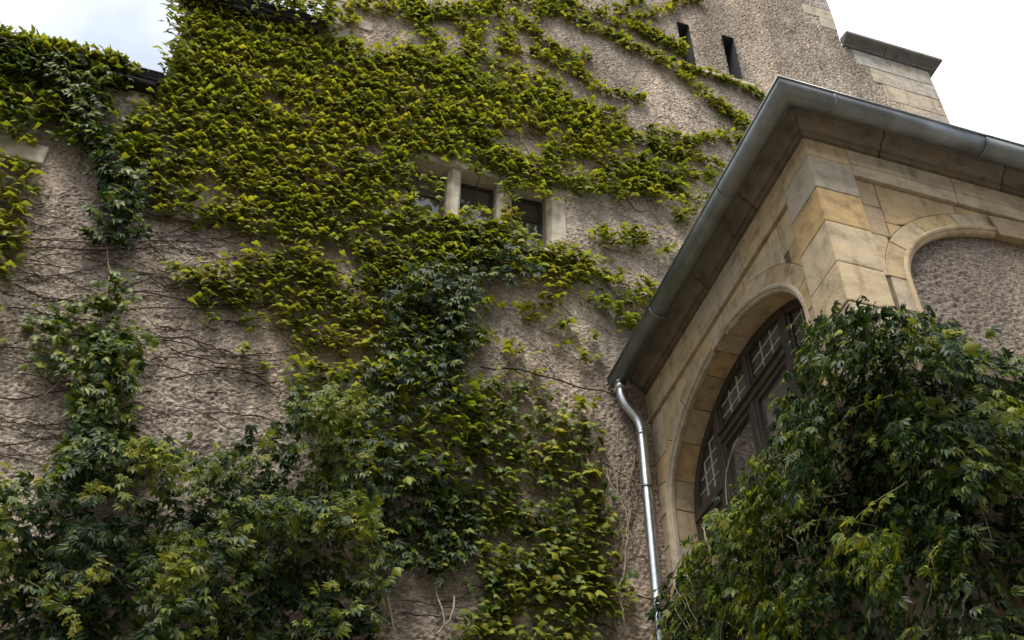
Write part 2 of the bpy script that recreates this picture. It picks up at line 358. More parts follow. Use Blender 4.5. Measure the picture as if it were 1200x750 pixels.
# capping cornice of the low corner part
def tower_cornice():
    prof = [(0.0, 19.37), (0.045, 19.37), (0.055, 19.41), (0.12, 19.455), (0.20, 19.485), (0.22, 19.505), (0.22, 19.565), (0.0, 19.62)]
    cuts = [8.802, 9.62, 10.5]
    for i in range(2):
        xa, xb = cuts[i]+0.004, cuts[i+1]-0.004
        n = len(prof); vs = []
        ring = lambda X, end: [(X+(o if end else 0), Y0-o, z) for o, z in prof]
        a = ring(xa, False)
        b = ring(xb, i == 1)
        m = MB(); m.add(a+b, [tuple(range(n)), tuple(range(2*n-1, n-1, -1))]+[(k, k+n, (k+1) % n+n, (k+1) % n) for k in range(n)])
        part(m, 'cornice_stone', MAT['grey_cap'], tower, bevel=0.006)
    m = MB()                               # return along the right flank
    n = len(prof); a = [(10.5+o, Y0-o, z) for o, z in prof]; b = [(10.5+o, Y0+1.5, z) for o, z in prof]
    m.add(a+b, [tuple(range(n)), tuple(range(2*n-1, n-1, -1))]+[(k, k+n, (k+1) % n+n, (k+1) % n) for k in range(n)])
    part(m, 'cornice_stone', MAT['grey_cap'], tower)
tower_cornice()

# slit windows
def slit(x0, x1, z0, z1, nest=False):
    m = MB(); d = 0.5; t = 0.02
    yf = Y0+0.03
    m.add([(x0, yf-0.05, z0), (x0, Y0+d, z0), (x0, Y0+d, z1), (x0, yf-0.05, z1)], [(0, 1, 2, 3)])
    m.add([(x1, yf-0.05, z0), (x1, Y0+d, z0), (x1, Y0+d, z1), (x1, yf-0.05, z1)], [(0, 1, 2, 3)])
    m.add([(x0, yf-0.05, z1), (x1, yf-0.05, z1), (x1, Y0+d, z1), (x0, Y0+d, z1)], [(0, 1, 2, 3)])
    m.add([(x0, yf-0.05, z0), (x1, yf-0.05, z0), (x1, Y0+d, z0), (x0, Y0+d, z0)], [(0, 1, 2, 3)])
    o = part(m, 'slit_window', MAT['slate'], tower)
    pm = MB().box((x0+0.002, Y0+0.40, z0+0.002), (x1-0.002, Y0+0.43, z1-0.002)); part(pm, 'pane', MAT['glass'], o)
    bar = MB().box((x0+0.004, Y0+0.35, (z0+z1)/2-0.02), (x1-0.004, Y0+0.395, (z0+z1)/2+0.02)); part(bar, 'glazing_bar', MAT['wood'], o)
    return o
for s in SL: slit(*s)
sm = MB(); 
for a, b in ((5.42, 5.86), (5.87, 6.32), (6.33, 6.76)):
    part(rough_box((a, Y0-0.07, 17.13), (b, Y0+0.1, 17.215), 0.006), 'slit_sill_stone', MAT['window_stone'], tower, bevel=0.008)

# triple mullioned window
win = part(MB().box((1.02, Y0-0.035, 13.285), (2.33, Y0+0.32, 13.44)), 'stone_window', MAT['window_stone'], tower, bevel=0.012)
win['label'] = 'triple stone-mullioned window half covered in creeper'
part(MB().box((2.338, Y0-0.033, 13.285), (3.66, Y0+0.32, 13.44)), 'lintel', MAT['window_stone'], win, bevel=0.012)
def chamfer_post(x0, x1, z0, z1, yf, yb, c0, c1):
    poly = [(x0, yb), (x0, yf+c0), (x0+c0*0.7, yf), (x1-c1*0.7, yf), (x1, yf+c1), (x1, yb)]
    if c0 == 0: poly = [(x0, yb), (x0, yf), (x1-c1*0.7, yf), (x1, yf+c1), (x1, yb)]
    if c1 == 0: poly = [(x0, yb), (x0, yf+c0), (x0+c0*0.7, yf), (x1, yf), (x1, yb)]
    return MB().prism(poly, lambda a, b, d: (a, b, d), z0, z1)
for nm, x0, x1, c0, c1 in (('jamb', 1.22, 1.44, 0, 0.07), ('mullion', 1.92, 2.095, 0.07, 0.05), ('mullion', 2.57, 2.76, 0.07, 0.05), ('jamb', 3.225, 3.46, 0.08, 0)):
    part(chamfer_post(x0, x1, 12.10, 13.283, Y0-0.028, Y0+0.30, c0, c1), nm, MAT['window_stone'], win, bevel=0.004)
part(MB().box((1.12, Y0-0.09, 11.98), (3.56, Y0+0.32, 12.098)), 'sill', MAT['window_stone'], win, bevel=0.01)
for x0, x1 in ((1.44, 1.92), (2.095, 2.57), (2.76, 3.225)):
    m = MB(); yb0, yb1 = Y0+0.19, Y0+0.25; t = 0.045
    m.box((x0+.002, yb0, 12.1), (x0+t, yb1, 13.28)).box((x1-t, yb0, 12.1), (x1-.002, yb1, 13.28)).box((x0+t, yb0+.003, 13.28-t), (x1-t, yb1, 13.28)).box((x0+t, yb0+.003, 12.1), (x1-t, yb1, 12.1+t))
    m.box((x0+t, yb0+.006, 12.86), (x1-t, yb1, 12.90))
    part(m, 'window_frame', MAT['wood'], win)
    part(MB().box((x0+t, Y0+0.215, 12.1+t), (x1-t, Y0+0.222, 12.859)), 'pane', MAT['glass'], win)
    part(MB().box((x0+t, Y0+0.215, 12.901), (x1-t, Y0+0.222, 13.28-t)), 'pane', MAT['glass'], win)

# --- the two roughcast ranges left of the tower ---------------------
mid = thing('stone_range', 'ivy-covered roughcast block with a dark eave between tower and low range', 'building', (-0.85, Y0, 0))
partlink(roughcast_wall('wall', -1.70, -0.022, 5.0, 15.50, [], None), mid)
part(MB().box((-1.70, Y0+0.06, 0), (-0.024, Y0+6, 15.45)).box((-1.70, Y0+0.004, 0), (-0.024, Y0+0.058, 5.0)).box((-1.70, Y0+0.004, 13.0), (-1.68, Y0+0.058, 15.45)), 'masonry_core', MAT['mortar'], mid)
low = thing('stone_range', 'low roughcast range with creeper along its eave at the far left', 'building', (-3.8, Y0, 0))
partlink(roughcast_wall('wall', -5.0, -1.702, 5.0, 13.42, [], None), low)
part(MB().box((-12, Y0+0.06, 0), (-1.704, Y0+6, 13.40)).box((-12, Y0+0.004, 0), (-1.704, Y0+0.058, 5.0)).box((-12, Y0-0.01, 5.0), (-5.0, Y0+0.058, 13.4)), 'masonry_core', MAT['mortar'], low)
def eave(parent, xa, xb, z, over, pitch=38):
    # boarded soffit, fascia, slates stepping up behind it
    n = max(2, int((xb-xa)/0.9)); xs = np.linspace(xa, xb, n+1)
    for i in range(n):
        part(MB().box((xs[i]+.003, Y0-over+0.03, z), (xs[i+1]-.003, Y0+0.06, z+0.03)), 'soffit_board', MAT['eave_wood'], parent)
    part(MB().box((xa, Y0-over, z+0.06), (xb, Y0-over+0.028, z+0.13)), 'fascia', MAT['eave_wood'], parent)
    tp = math.tan(math.radians(pitch)); R = 6.0
    m = MB().prism([(Y0-over-0.04, z+0.135), (Y0-over-0.04, z+0.155), (Y0+R, z+0.155+(R+over+0.04)*tp), (Y0+R, z+0.135+(R+over+0.04)*tp)], lambda a, b, d: (d, a, b), xa-0.03, xb+0.03)
    roof = part(m, 'roof', MAT['slate'], parent)
    sx = np.arange(xa-0.03, xb+0.03, 0.26)
    for r in range(2):
        for x in sx:
            s = MB(); d0 = r*0.2; ya = Y0-over-0.06+d0; za = z+0.162+(d0-0.02)*tp
            s.prism([(ya, za), (ya, za+0.012), (ya+0.3, za+0.012+0.3*tp), (ya+0.3, za+0.3*tp)], lambda a, b, d: (d, a, b), x+0.13*(r % 2)+0.003, min(x+0.13*(r % 2)+0.257, xb+0.05))
            part(s, 'slate', MAT['slate'], roof)
    return roof
eave(mid, -1.86, -0.03, 15.23, 0.24)
eave(low, -6.5, -1.72, 13.17, 0.24)
for (xa, xb, za, zb) in ((-2.02, -1.74, 12.98, 13.26), (-1.68, -1.50, 13.66, 13.92), (-3.35, -2.56, 11.56, 11.86)):
    part(rough_box((xa, Y0-0.045, za), (xb, Y0+0.1, zb)), 'wall_stone', MAT['window_stone'], low if xa < -1.7 else mid, bevel=0.012)

# ------------------------------------------------------------------ arched wing
wing = thing('arched_wing', 'sandstone wing with a large arched window on its side and zinc gutter', 'building', (6.5, 7.1, 0))
WX2 = 8.74                                   # right end of the wing
SP = 0.055                                    # spandrels lie this far behind pier and frieze
XS, YS = X1+SP, Y1+SP
sideP = lambda a, b, d: (XS+d, a, b)          # a = Y, b = Z, d = depth into wall
frontP = lambda a, b, d: (a, YS+d, b)
AS = dict(c=7.32, z=8.45, a=1.45, b=1.0)      # side arch (Y)
AF = dict(c=6.50, z=8.50, a=1.45, b=1.02)     # front blind arch (X)
def ell(A, th, off=0.0): return (A['c']+(A['a']+off)*math.cos(th), A['z']+(A['b']+off)*math.sin(th))
def ell_top(A, y, off):
    q = 1-((y-A['c'])/(A['a']+off))**2
    return A['z']+(A['b']+off)*math.sqrt(q) if q > 0 else None
# core walls with arched openings (mortar showing in the joints)
def core(A, fn, lo, hi, z0, z1, d0, d1, name):
    m = MB(); N = 40
    ths = [math.pi*i/N for i in range(N+1)]
    inner = [ell(A, t, 0.03) for t in ths]
    for i in range(N):
        (y0, a0), (y1, a1) = inner[i], inner[i+1]
        m.prism([(y1, a1), (y0, a0), (y0, z1), (y1, z1)], fn, d0, d1)
    aa = A['a']+0.03
    m.prism([(lo, z0), (A['c']-aa, z0), (A['c']-aa, z1), (lo, z1)], fn, d0, d1)
    m.prism([(A['c']+aa, z0), (hi, z0), (hi, z1), (A['c']+aa, z1)], fn, d0, d1)
    me = bpy.data.meshes.new(name); me.from_pydata(m.v, [], m.f); me.update()
    return partlink(link(name, me, MAT['mortar']), wing)
core(AS, sideP, YS+0.01, Y0+0.3, 0.0, 10.05, 0.012, 0.30, 'side_wall')
core(AF, frontP, XS+0.32, WX2, 0.0, 10.05, 0.012, 0.30, 'front_wall')
part(MB().box((XS+0.015, YS+0.015, 0), (XS+0.319, YS+0.30, 10.05)), 'corner_core', MAT['mortar'], wing)
part(MB().box((WX2-0.25, YS+0.31, 0), (WX2, Y0-0.05, 10.05)), 'far_wall', MAT['mortar'], wing)

def voussoirs(A, fn, off, n0, key, side, springs):
    """ring of cut stones; key = half-angle range of the plain keystone"""
    joints = springs
    for i in range(len(joints)-1):
        t0, t1 = joints[i], joints[i+1]; k = 8
        g = 0.0035/(A['a'])
        ta = [t0+g+(t1-t0-2*g)*j/k for j in range(k+1)]
        inn = [ell(A, t) for t in ta]; out = [ell(A, t, off) for t in ta]
        m = MB(); pr = random.uniform(-0.003, 0.002)
        for j in range(k):
            m.prism([inn[j], out[j], out[j+1], inn[j+1]], fn, -0.006+pr, 0.30)
        import bmesh
        me = bpy.data.meshes.new('voussoir'); me.from_pydata(m.v, [], m.f)
        bm = bmesh.new(); bm.from_mesh(me); bmesh.ops.remove_doubles(bm, verts=bm.verts, dist=1e-5)
        bm.verts.index_update(); seen = {}
        for f in bm.faces: seen.setdefault(tuple(sorted(v.index for v in f.verts)), []).append(f)
        dup = [f for fs in seen.values() if len(fs) > 1 for f in fs]
        bmesh.ops.delete(bm, geom=dup, context='FACES')
        bmesh.ops.recalc_face_normals(bm, faces=bm.faces)
        es = [e for e in bm.edges if len(e.link_faces) == 2 and e.calc_face_angle(0) > 0.9]
        bmesh.ops.bevel(bm, geom=es, offset=0.006, segments=1, affect='EDGES', clamp_overlap=True)
        bm.to_mesh(me); bm.free()
        partlink(link('voussoir', me, MAT['sandstone']), wing)
def jit(lst, s=0.02): return [lst[0]]+[v+random.uniform(-s, s) for v in lst[1:-1]]+[lst[-1]]
voussoirs(AS, sideP, 0.235, 0, 0, 's', jit([0.0, 0.33, 0.66, 0.98, 1.28, 1.47, 1.67, 1.95, 2.25, 2.55, 2.85, math.pi]))
voussoirs(AF, frontP, 0.21, 0, 0, 'f', jit([0.0, 0.35, 0.7, 1.0, 1.3, 1.80, 2.05, 2.42, 2.78, math.pi]))
# jamb stones below the springing
def jambs(A, fn, off, left, right):
    for s in (-1, 1):
        z = A['z']-0.004
        while z > 4.6:
            h = random.uniform(0.36, 0.5)
            y0 = A['c']+s*A['a']; y1 = A['c']+s*(A['a']+off+random.uniform(-0.02, 0.03))
            lim = right if s > 0 else left
            if s > 0: y1 = min(y1, lim)
            else: y1 = max(y1, lim)
            m = MB().prism([(min(y0, y1), z-h+0.004), (max(y0, y1), z-h+0.004), (max(y0, y1), z-0.004), (min(y0, y1), z-0.004)], fn, -0.006, 0.30)
            part(m, 'jamb_stone', MAT['sandstone'], wing, bevel=0.006)
            z -= h
jambs(AS, sideP, 0.235, YS+0.4, Y0-0.012)
jambs(AF, frontP, 0.21, 4.77, WX2-0.45)
# roll moulding round the arches, broken at the keystone
def moulding(A, fn, spans, down):
    prof = [(-0.012, 0.03), (-0.045, 0.03), (-0.062, 0.005), (-0.062, -0.025), (-0.045, -0.05), (-0.02, -0.062), (-0.012, -0.075), (0.02, -0.075)]
    # (depth relative to the spandrel face, radial offset from the arch edge)
    prof = [(0.10, 0.0), (-0.012, 0.0), (-0.012, 0.03), (-0.028, 0.036), (-0.036, 0.055), (-0.028, 0.075), (-0.008, 0.08), (-0.004, 0.085)]
    prof = [(0.055, -0.022), (0.02, -0.024), (0.004, -0.012), (0.0, 0.004), (-0.016, 0.010), (-0.024, 0.028), (-0.020, 0.048), (-0.004, 0.056)]
    for t0, t1 in spans:
        N = max(6, int(abs(t1-t0)*18)); V = []; Q = []
        path = [('e', t0+(t1-t0)*i/N) for i in range(N+1)]
        if down and abs(t0) < 0.01: path = [('d', z) for z in (4.6, 6.0, 7.5)]+path
        if down and abs(t1-math.pi) < 0.01: path = path+[('d2', z) for z in (7.5, 6.0, 4.6)]
        for kind, t in path:
            for d, o in prof:
                if kind == 'e': y, z = ell(A, t, o)
                else: y, z = (A['c']+(1 if kind == 'd' else -1)*(A['a']+o), t)
                V.append(fn(y, z, d-0.006))
        n = len(prof)
        for i in range(len(path)-1):
            for k in range(n-1): Q.append((i*n+k, i*n+k+1, (i+1)*n+k+1, (i+1)*n+k))
        base = len(V)
        me = bpy.data.meshes.new('arch_moulding'); me.from_pydata(V, [], Q+[tuple(range(n)), tuple(range(len(V)-n, len(V)))])
        me.update(); partlink(link('arch_moulding', me, MAT['sandstone']), wing)
moulding(AS, sideP, [(0.0, 1.47), (1.67, math.pi)], True)
moulding(AF, frontP, [(0.0, 1.30), (1.80, math.pi)], True)
# front keystone stands proud and hangs a little below the ring
m = MB().prism([ell(AF, 1.305, -0.05), ell(AF, 1.305, 0.2), ell(AF, 1.57, 0.2), ell(AF, 1.795, 0.2), ell(AF, 1.795, -0.05), ell(AF, 1.57, -0.05)], frontP, -0.03, -0.008)
part(m, 'keystone', MAT['sandstone'], wing, bevel=0.006)
# spandrel blocks
def spandrel(A, fn, off, y0, y1, z0, z1):
    k = 8; ys = [y0+(y1-y0)*i/k for i in range(k+1)]; lowz = []
    for y in ys:
        e = ell_top(A, y, off+0.004); lowz.append(max(z0, e) if e is not None else z0)
    if all(l >= z1-0.02 for l in lowz): return
    m = MB(); idx = [i for i in range(k+1) if lowz[i] < z1-0.01]
    i0, i1 = idx[0], idx[-1]
    if i0 == i1: return
    poly = [(ys[i], min(lowz[i], z1-0.008)) for i in range(i0, i1+1)]+[(ys[i1], z1), (ys[i0], z1)]
    m.prism(poly, fn, random.uniform(-0.003, 0.0), 0.10)
    part(m, 'ashlar_block', MAT['sandstone'], wing, bevel=0.005)
for (ya, yb, za, zb) in ((5.70, 5.99, 9.30, 9.725), (5.998, 6.72, 9.20, 9.725), (6.728, 7.3, 9.2, 9.725), (7.308, 8.10, 9.2, 9.725), (8.108, 8.70, 9.2, 9.725), (8.708, 8.99, 9.15, 9.725), (5.70, 5.90, 8.86, 9.292), (8.4, 8.72, 8.8, 9.192), (8.728, 8.99, 8.7, 9.142), (8.62, 8.99, 8.4, 8.692)):
    spandrel(AS, sideP, 0.235, ya, yb, za, zb)
for (xa, xb, za, zb) in ((4.765, 4.985, 9.40, 9.735), (4.993, 5.80, 9.22, 9.735), (5.808, 7.2, 9.40, 9.735), (7.208, 8.2, 9.4, 9.735), (4.765, 4.985, 9.02, 9.392), (4.993, 5.2, 9.0, 9.212), (4.765, 4.95, 8.5, 9.012), (8.0, 8.3, 9.0, 9.39)):
    spandrel(AF, frontP, 0.21, xa, xb, za, zb)
# corner pier, one block a course, wrapping the arris
zc = [10.095, 9.84, 9.395, 8.957, 8.458, 8.009, 7.55, 7.08, 6.62, 6.15, 5.7, 5.2, 4.7]
for i in range(len(zc)-1):
    d = random.uniform(-0.004, 0.004)
    m = MB().box((X1-d, Y1-d, zc[i+1]+0.0035), (4.757, 5.695, zc[i]-0.0035))
    part(m, 'pier_stone', MAT['sandstone'], wing, bevel=0.014, segs=2)
for i in range(len(zc)-1):
    m = MB().box((WX2-0.42, Y1, zc[i+1]+0.0035), (WX2+0.05, 5.695, zc[i]-0.0035))
    part(m, 'pier_stone', MAT['sandstone'], wing, bevel=0.014)
part(MB().box((X1, Y1, 0), (4.757, 5.695, 4.698)).box((WX2-0.42, Y1, 0), (WX2+0.05, 5.695, 4.698)), 'plinth', MAT['sandstone'], wing)
# frieze in two fasciae
for a, b in ((4.762, 5.84), (5.848, 7.05), (7.058, 8.315)):
    part(MB().prism([(Y1+0.004, 9.90), (Y1+0.016, 9.895), (Y1+0.016, 9.742), (YS+0.2, 9.742), (YS+0.2, 10.094), (Y1+0.004, 10.094)], lambda p, q, d: (d, p, q), a, b), 'frieze_block', MAT['sandstone'], wing, bevel=0.005)
for a, b in ((5.70, 6.60), (6.608, 7.62), (7.628, 8.55), (8.558, 8.995)):
    part(MB().prism([(X1+0.004, 9.90), (X1+0.016, 9.895), (X1+0.016, 9.732), (XS+0.2, 9.732), (XS+0.2, 10.094), (X1+0.004, 10.094)], lambda p, q, d: (p, d, q), a, b), 'frieze_block', MAT['sandstone'], wing, bevel=0.005)
# cornice stones, mitred at the corner
CP = [(-0.05, 10.10), (0.030, 10.10), (0.030, 10.140), (0.062, 10.143), (0.066, 10.17), (0.085, 10.198), (0.118, 10.218), (0.155, 10.226), (0.155, 10.262), (0.182, 10.264), (0.25, 10.268), (0.25, 10.34), (-0.05, 10.40)]
def cornice_piece(pa, pb):
    """pa, pb: functions offset -> (x, y)"""
    n = len(CP); a = [(*pa(o), z) for o, z in CP]; b = [(*pb(o), z) for o, z in CP]
    m = MB().add(a+b, [tuple(range(n)), tuple(range(2*n-1, n-1, -1))]+[(k, k+n, (k+1) % n+n, (k+1) % n) for k in range(n)])
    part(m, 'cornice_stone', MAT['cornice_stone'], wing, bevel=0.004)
cut = [None, 5.10, 6.38, 7.55, 8.78]
for i in range(4):
    pa = (lambda o: (X1-o+0.002, Y1-o)) if cut[i] is None else (lambda o, c=cut[i]: (c+0.006, Y1-o))
    cornice_piece(pa, lambda o, c=cut[i+1]: (c-0.006, Y1-o))
cut = [None, 6.15, 7.25, 8.30, 8.96]
for i in range(4):
    pa = (lambda o: (X1-o, Y1-o+0.002)) if cut[i] is None else (lambda o, c=cut[i]: (X1-o, c+0.006))
    cornice_piece(pa, lambda o, c=cut[i+1]: (X1-o, c-0.006))
# shallow roof behind the gutter
m = MB(); e = 0.26; zz = 10.42
c1 = (X1-e, Y1-e, zz); c2 = (WX2+0.3, Y1-e, zz); c3 = (WX2+0.3, Y0-0.05, zz+0.0); c4 = (X1-e, Y0-0.05, zz); rt = ((X1+WX2)/2, Y1+2.0, zz+0.5); rb = ((X1+WX2)/2, Y0-0.05, zz+0.5)
m.add([c1, c2, c3, c4, rt, rb], [(0, 1, 4), (1, 2, 5, 4), (3, 0, 4, 5), (0, 3, 2, 1), (2, 3, 5)])
part(m, 'roof', MAT['zinc'], wing)

# gutter: half-round trough with beads, collars and brackets
GO, GR, GZ = 0.335, 0.105, 10.20
def gut_profile(r, n=14):
    return [(GO+r*math.cos(t), GZ+r*math.sin(t)) for t in np.linspace(math.radians(8), -math.pi, n)]
def gutter_run(pts_fns, r, name, mat, parent, smooth=True, bead=True):
    pr = gut_profile(r)
    if bead: pr = [(GO+r+0.008, GZ+0.022), (GO+r+0.016, GZ+0.014), (GO+r+0.012, GZ+0.003)]+pr
    inner = [(GO+(r-0.006)*math.cos(t), GZ+(r-0.006)*math.sin(t)) for t in np.linspace(-math.pi, math.radians(8), 10)]
    pr = pr+inner; n = len(pr); V = []; Q = []
    for f in pts_fns: V += [(*f(o), z) for o, z in pr]
    for i in range(len(pts_fns)-1):
        for k in range(n): Q.append((i*n+k, i*n+(k+1) % n, (i+1)*n+(k+1) % n, (i+1)*n+k))
    Q += [tuple(range(n)), tuple(range((len(pts_fns)-1)*n, len(pts_fns)*n))]
    me = bpy.data.meshes.new(name); me.from_pydata(V, [], Q); me.update()
    import bmesh
    bm = bmesh.new(); bm.from_mesh(me); bmesh.ops.recalc_face_normals(bm, faces=bm.faces); bm.to_mesh(me); bm.free()
    for p in me.polygons: p.use_smooth = len(p.vertices) == 4
    return partlink(link(name, me, mat), parent)
side = lambda y: (lambda o: (X1-o, y)); front = lambda x: (lambda o: (x, Y1-o))
gutter = gutter_run([side(8.985), side(7.0), lambda o: (X1-o, Y1-o), front(5.30), front(6.03)], GR, 'gutter', MAT['zinc'], wing)
gutter['label'] = 'grey half-round zinc gutter turning the corner of the eaves'
def shifted(f, dz): return f
g2 = gutter_run([front(5.99), front(9.0)], GR+0.007, 'gutter_length', MAT['zinc'], gutter)
for f0, f1 in ((front(4.42), front(4.45)), (front(5.965), front(5.99)), (side(7.75), side(7.80)), (side(6.05), side(6.08))):
    gutter_run([f0, f1], GR+0.006, 'joint_collar', MAT['zinc'], gutter, bead=False)
# downpipe with swan neck
pipe_pts = smooth_path([(3.985, 8.86, 10.12), (3.985, 8.86, 9.98), (3.99, 8.86, 9.90), (4.03, 8.86, 9.79), (4.10, 8.86, 9.69), (4.16, 8.86, 9.60), (4.185, 8.86, 9.50), (4.19, 8.86, 9.38), (4.19, 8.86, 8.9)], 40)
V, T = tube_arrays(np.vstack([pipe_pts, [(4.19, 8.86, 6.0), (4.19, 8.86, 3.0), (4.19, 8.86, 0.1)]]), [0.052]*43, 20)
downpipe = partlink(link('downpipe', raw_mesh('downpipe', V, T, True), MAT['zinc_new']), wing)
downpipe['label'] = 'shiny zinc downpipe with a swan neck in the wall corner'
def ring_obj(name, c, r, h, mat, parent, axis=(0, 0, 1)):
    p = np.array([np.array(c)-np.array(axis)*h/2, np.array(c)-np.array(axis)*h/2*.99, np.array(c)+np.array(axis)*h/2*.99, np.array(c)+np.array(axis)*h/2])
    V, T = tube_arrays(p, [0.03, r, r, 0.03], 20); return partlink(link(name, raw_mesh(name, V, T), mat), parent)
for z in (9.42, 7.42, 5.4): ring_obj('pipe_collar', (4.19, 8.86, z), 0.057, 0.05, MAT['zinc_new'], downpipe)
for z in (8.72, 6.6):
    ring_obj('pipe_clip', (4.19, 8.86, z), 0.059, 0.03, MAT['zinc'], downpipe)
ring_obj('gutter_outlet', (3.985, 8.86, 10.03), 0.062, 0.09, MAT['zinc_new'], downpipe)

# front blind arch: recessed roughcast panel + sill
ns = int(3.0/STEP); nz = int(5.2/STEP)
X, Z = np.meshgrid(np.linspace(5.0, 8.0, ns), np.linspace(4.6, 9.6, nz), indexing='ij')
H = HF[100:100+ns, 60:60+nz]*0.8
V = np.stack([X, YS+0.085-np.clip(H, -0.03, 0.03), Z], -1).reshape(-1, 3); idx = np.arange(ns*nz).reshape(ns, nz)
Q = np.stack([idx[:-1, :-1], idx[1:, :-1], idx[1:, 1:], idx[:-1, 1:]], -1).reshape(-1, 4)
cx, cz = V[Q].mean(1)[:, 0], V[Q].mean(1)[:, 2]
ok = (((cx-AF['c'])/(AF['a']+.04))**2+(np.maximum(0, cz-AF['z'])/(AF['b']+.04))**2 < 1)
partlink(link('roughcast_panel', raw_mesh('roughcast_panel', V, Q[ok], True), MAT['roughcast_shaded']), wing)
part(MB().prism([(Y1-0.10, 7.57), (Y1-0.10, 7.60), (YS+0.09, 7.66), (YS+0.09, 7.57)], lambda p, q, d: (d, p, q), 5.02, 8.0), 'sill_flashing', MAT['zinc'], wing)
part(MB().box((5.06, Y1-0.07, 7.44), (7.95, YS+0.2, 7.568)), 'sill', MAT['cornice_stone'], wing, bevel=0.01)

# arched window in the side wall
WXF = 4.665
aw = part(MB().box((WXF-0.03, 6.655, 8.78), (WXF+0.07, 8.025, 8.885)).box((WXF-0.06, 6.655, 8.86), (WXF-0.03, 8.025, 8.885)), 'arched_window', MAT['wood'], wing, bevel=0.006)
aw['label'] = 'dark wooden arched window with small leaded lights'
def arc_frame(off0, off1, d0, d1):
    N = 36; m = MB(); fn = lambda a, b, d: (d, a, b)
    for i in range(N):
        t0, t1 = math.pi*i/N, math.pi*(i+1)/N
        m.prism([ell(AS, t0, off0), ell(AS, t0, off1), ell(AS, t1, off1), ell(AS, t1, off0)], fn, d0, d1)
    for s in (-1, 1):
        m.box((d0, AS['c']+s*(AS['a']+off0), 5.5), (d1, AS['c']+s*(AS['a']+off1), AS['z']))
    return m
me = arc_frame(-0.10, 0.02, WXF-0.01, WXF+0.07)
mm = bpy.data.meshes.new('arch_frame'); mm.from_pydata(me.v, [], me.f); mm.update(); partlink(link('arch_frame', mm, MAT['wood']), aw)
ZS = 7.34
MUL = [(6.60, 0.11), (7.36, 0.07), (8.08, 0.11)]
for y, wd in MUL:
    zt = ell_top(AS, y, -0.05)
    if wd > 0.1:
        part(MB().box((WXF-0.02, y-wd/2, ZS), (WXF+0.06, y+wd/2, zt)), 'mullion', MAT['wood'], aw, bevel=0.006)
    else:
        part(MB().box((WXF-0.02, y-wd/2, 8.886), (WXF+0.06, y+wd/2, zt)), 'mullion', MAT['wood'], aw, bevel=0.006)
        part(MB().box((WXF-0.022, y-wd/2, ZS), (WXF+0.06, y+wd/2, 8.779)), 'mullion', MAT['wood'], aw, bevel=0.006)
for ya, yb in ((5.885, 6.545), (8.135, 8.755)):
    part(MB().box((WXF-0.03, ya, 8.30), (WXF+0.07, yb, 8.40)), 'rail', MAT['wood'], aw, bevel=0.006)
def pane_top(ya, yb, zlo, off, d):
    k = 12; ys = [ya+(yb-ya)*i/k for i in range(k+1)]
    pts = [(y, max(zlo+0.02, (ell_top(AS, y, off) or zlo+0.02))) for y in ys]
    return MB().prism([(ya, zlo)]+pts+[(yb, zlo)], lambda a, b, dd: (dd, a, b), d, d+0.006)
edges = [5.95, 6.60-0.055, 6.60+0.055, 7.36-0.035, 7.36+0.035, 8.08-0.055, 8.08+0.055, 8.70]
for i in range(4):
    ya, yb = edges[2*i], edges[2*i+1]; zl = 8.403 if i in (0, 3) else 8.888; t = 0.045
    part(pane_top(ya+0.002, yb-0.002, zl, -0.09, WXF+0.03), 'pane', MAT['glass'], aw)
    m = MB(); m.box((WXF, ya+.001, zl-.001), (WXF+0.05, yb-.001, zl+0.045))
    hA = (ell_top(AS, ya+t, -0.10) or 0); hB = (ell_top(AS, yb-t, -0.10) or 0)
    if hA > zl+0.06: m.box((WXF+.001, ya+.001, zl+0.045), (WXF+0.05, ya+t, hA))
    if hB > zl+0.06: m.box((WXF+.001, yb-t, zl+0.045), (WXF+0.05, yb-.001, hB))
    part(m, 'casement', MAT['wood'], aw)
    for j in range(1, 3):
        y = ya+t+(yb-ya-2*t)*j/3; zt = ell_top(AS, y, -0.10)
        if zt and zt > zl+0.08: part(MB().box((WXF+0.020, y-0.005, zl+0.046), (WXF+0.029, y+0.005, zt)), 'glazing_bar', MAT['lead'], aw)
    for z in np.arange(zl+0.19, 9.4, 0.145):
        q = math.sqrt(max(0, 1-(max(0, z-AS['z'])/(AS['b']-0.10))**2))*(AS['a']-0.10)
        a2, b2 = max(ya+t, AS['c']-q), min(yb-t, AS['c']+q)
        if b2-a2 > 0.05: part(MB().box((WXF+0.021, a2, z-0.005), (WXF+0.028, b2, z+0.005)), 'glazing_bar', MAT['lead'], aw)
    zt = 8.298 if i in (0, 3) else 8.778
    part(MB().box((WXF+0.03, ya+0.002, ZS), (WXF+0.036, yb-0.002, zt)), 'pane', MAT['glass'], aw)
    m = MB(); t = 0.06
    m.box((WXF-0.005, ya+.001, ZS), (WXF+0.05, ya+t, zt)).box((WXF-0.005, yb-t, ZS), (WXF+0.05, yb-.001, zt))
    m.box((WXF-0.004, ya+t, zt-t), (WXF+0.05, yb-t, zt)).box((WXF-0.004, ya+t, ZS), (WXF+0.05, yb-t, ZS+t))
    part(m, 'casement', MAT['wood'], aw)
part(MB().box((XS-0.07, 5.88, ZS-0.12), (WXF+0.1, 8.76, ZS-0.002)), 'sill', MAT['sandstone'], wing, bevel=0.01)
z = ZS-0.122
while z > 4.5:                                # ashlar under the sill
    h = random.uniform(0.38, 0.5); y = 5.885; 
    while y < 8.7:
        L = min(random.uniform(0.5, 0.95), 8.755-y)
        if 8.755-(y+L) < 0.25: L = 8.755-y
        part(MB().box((XS+random.uniform(-.003, .003), y+.004, z-h+.004), (XS+0.25, y+L-.004, z-.004)), 'ashlar_block', MAT['sandstone'], wing, bevel=0.006); y += L
    z -= h
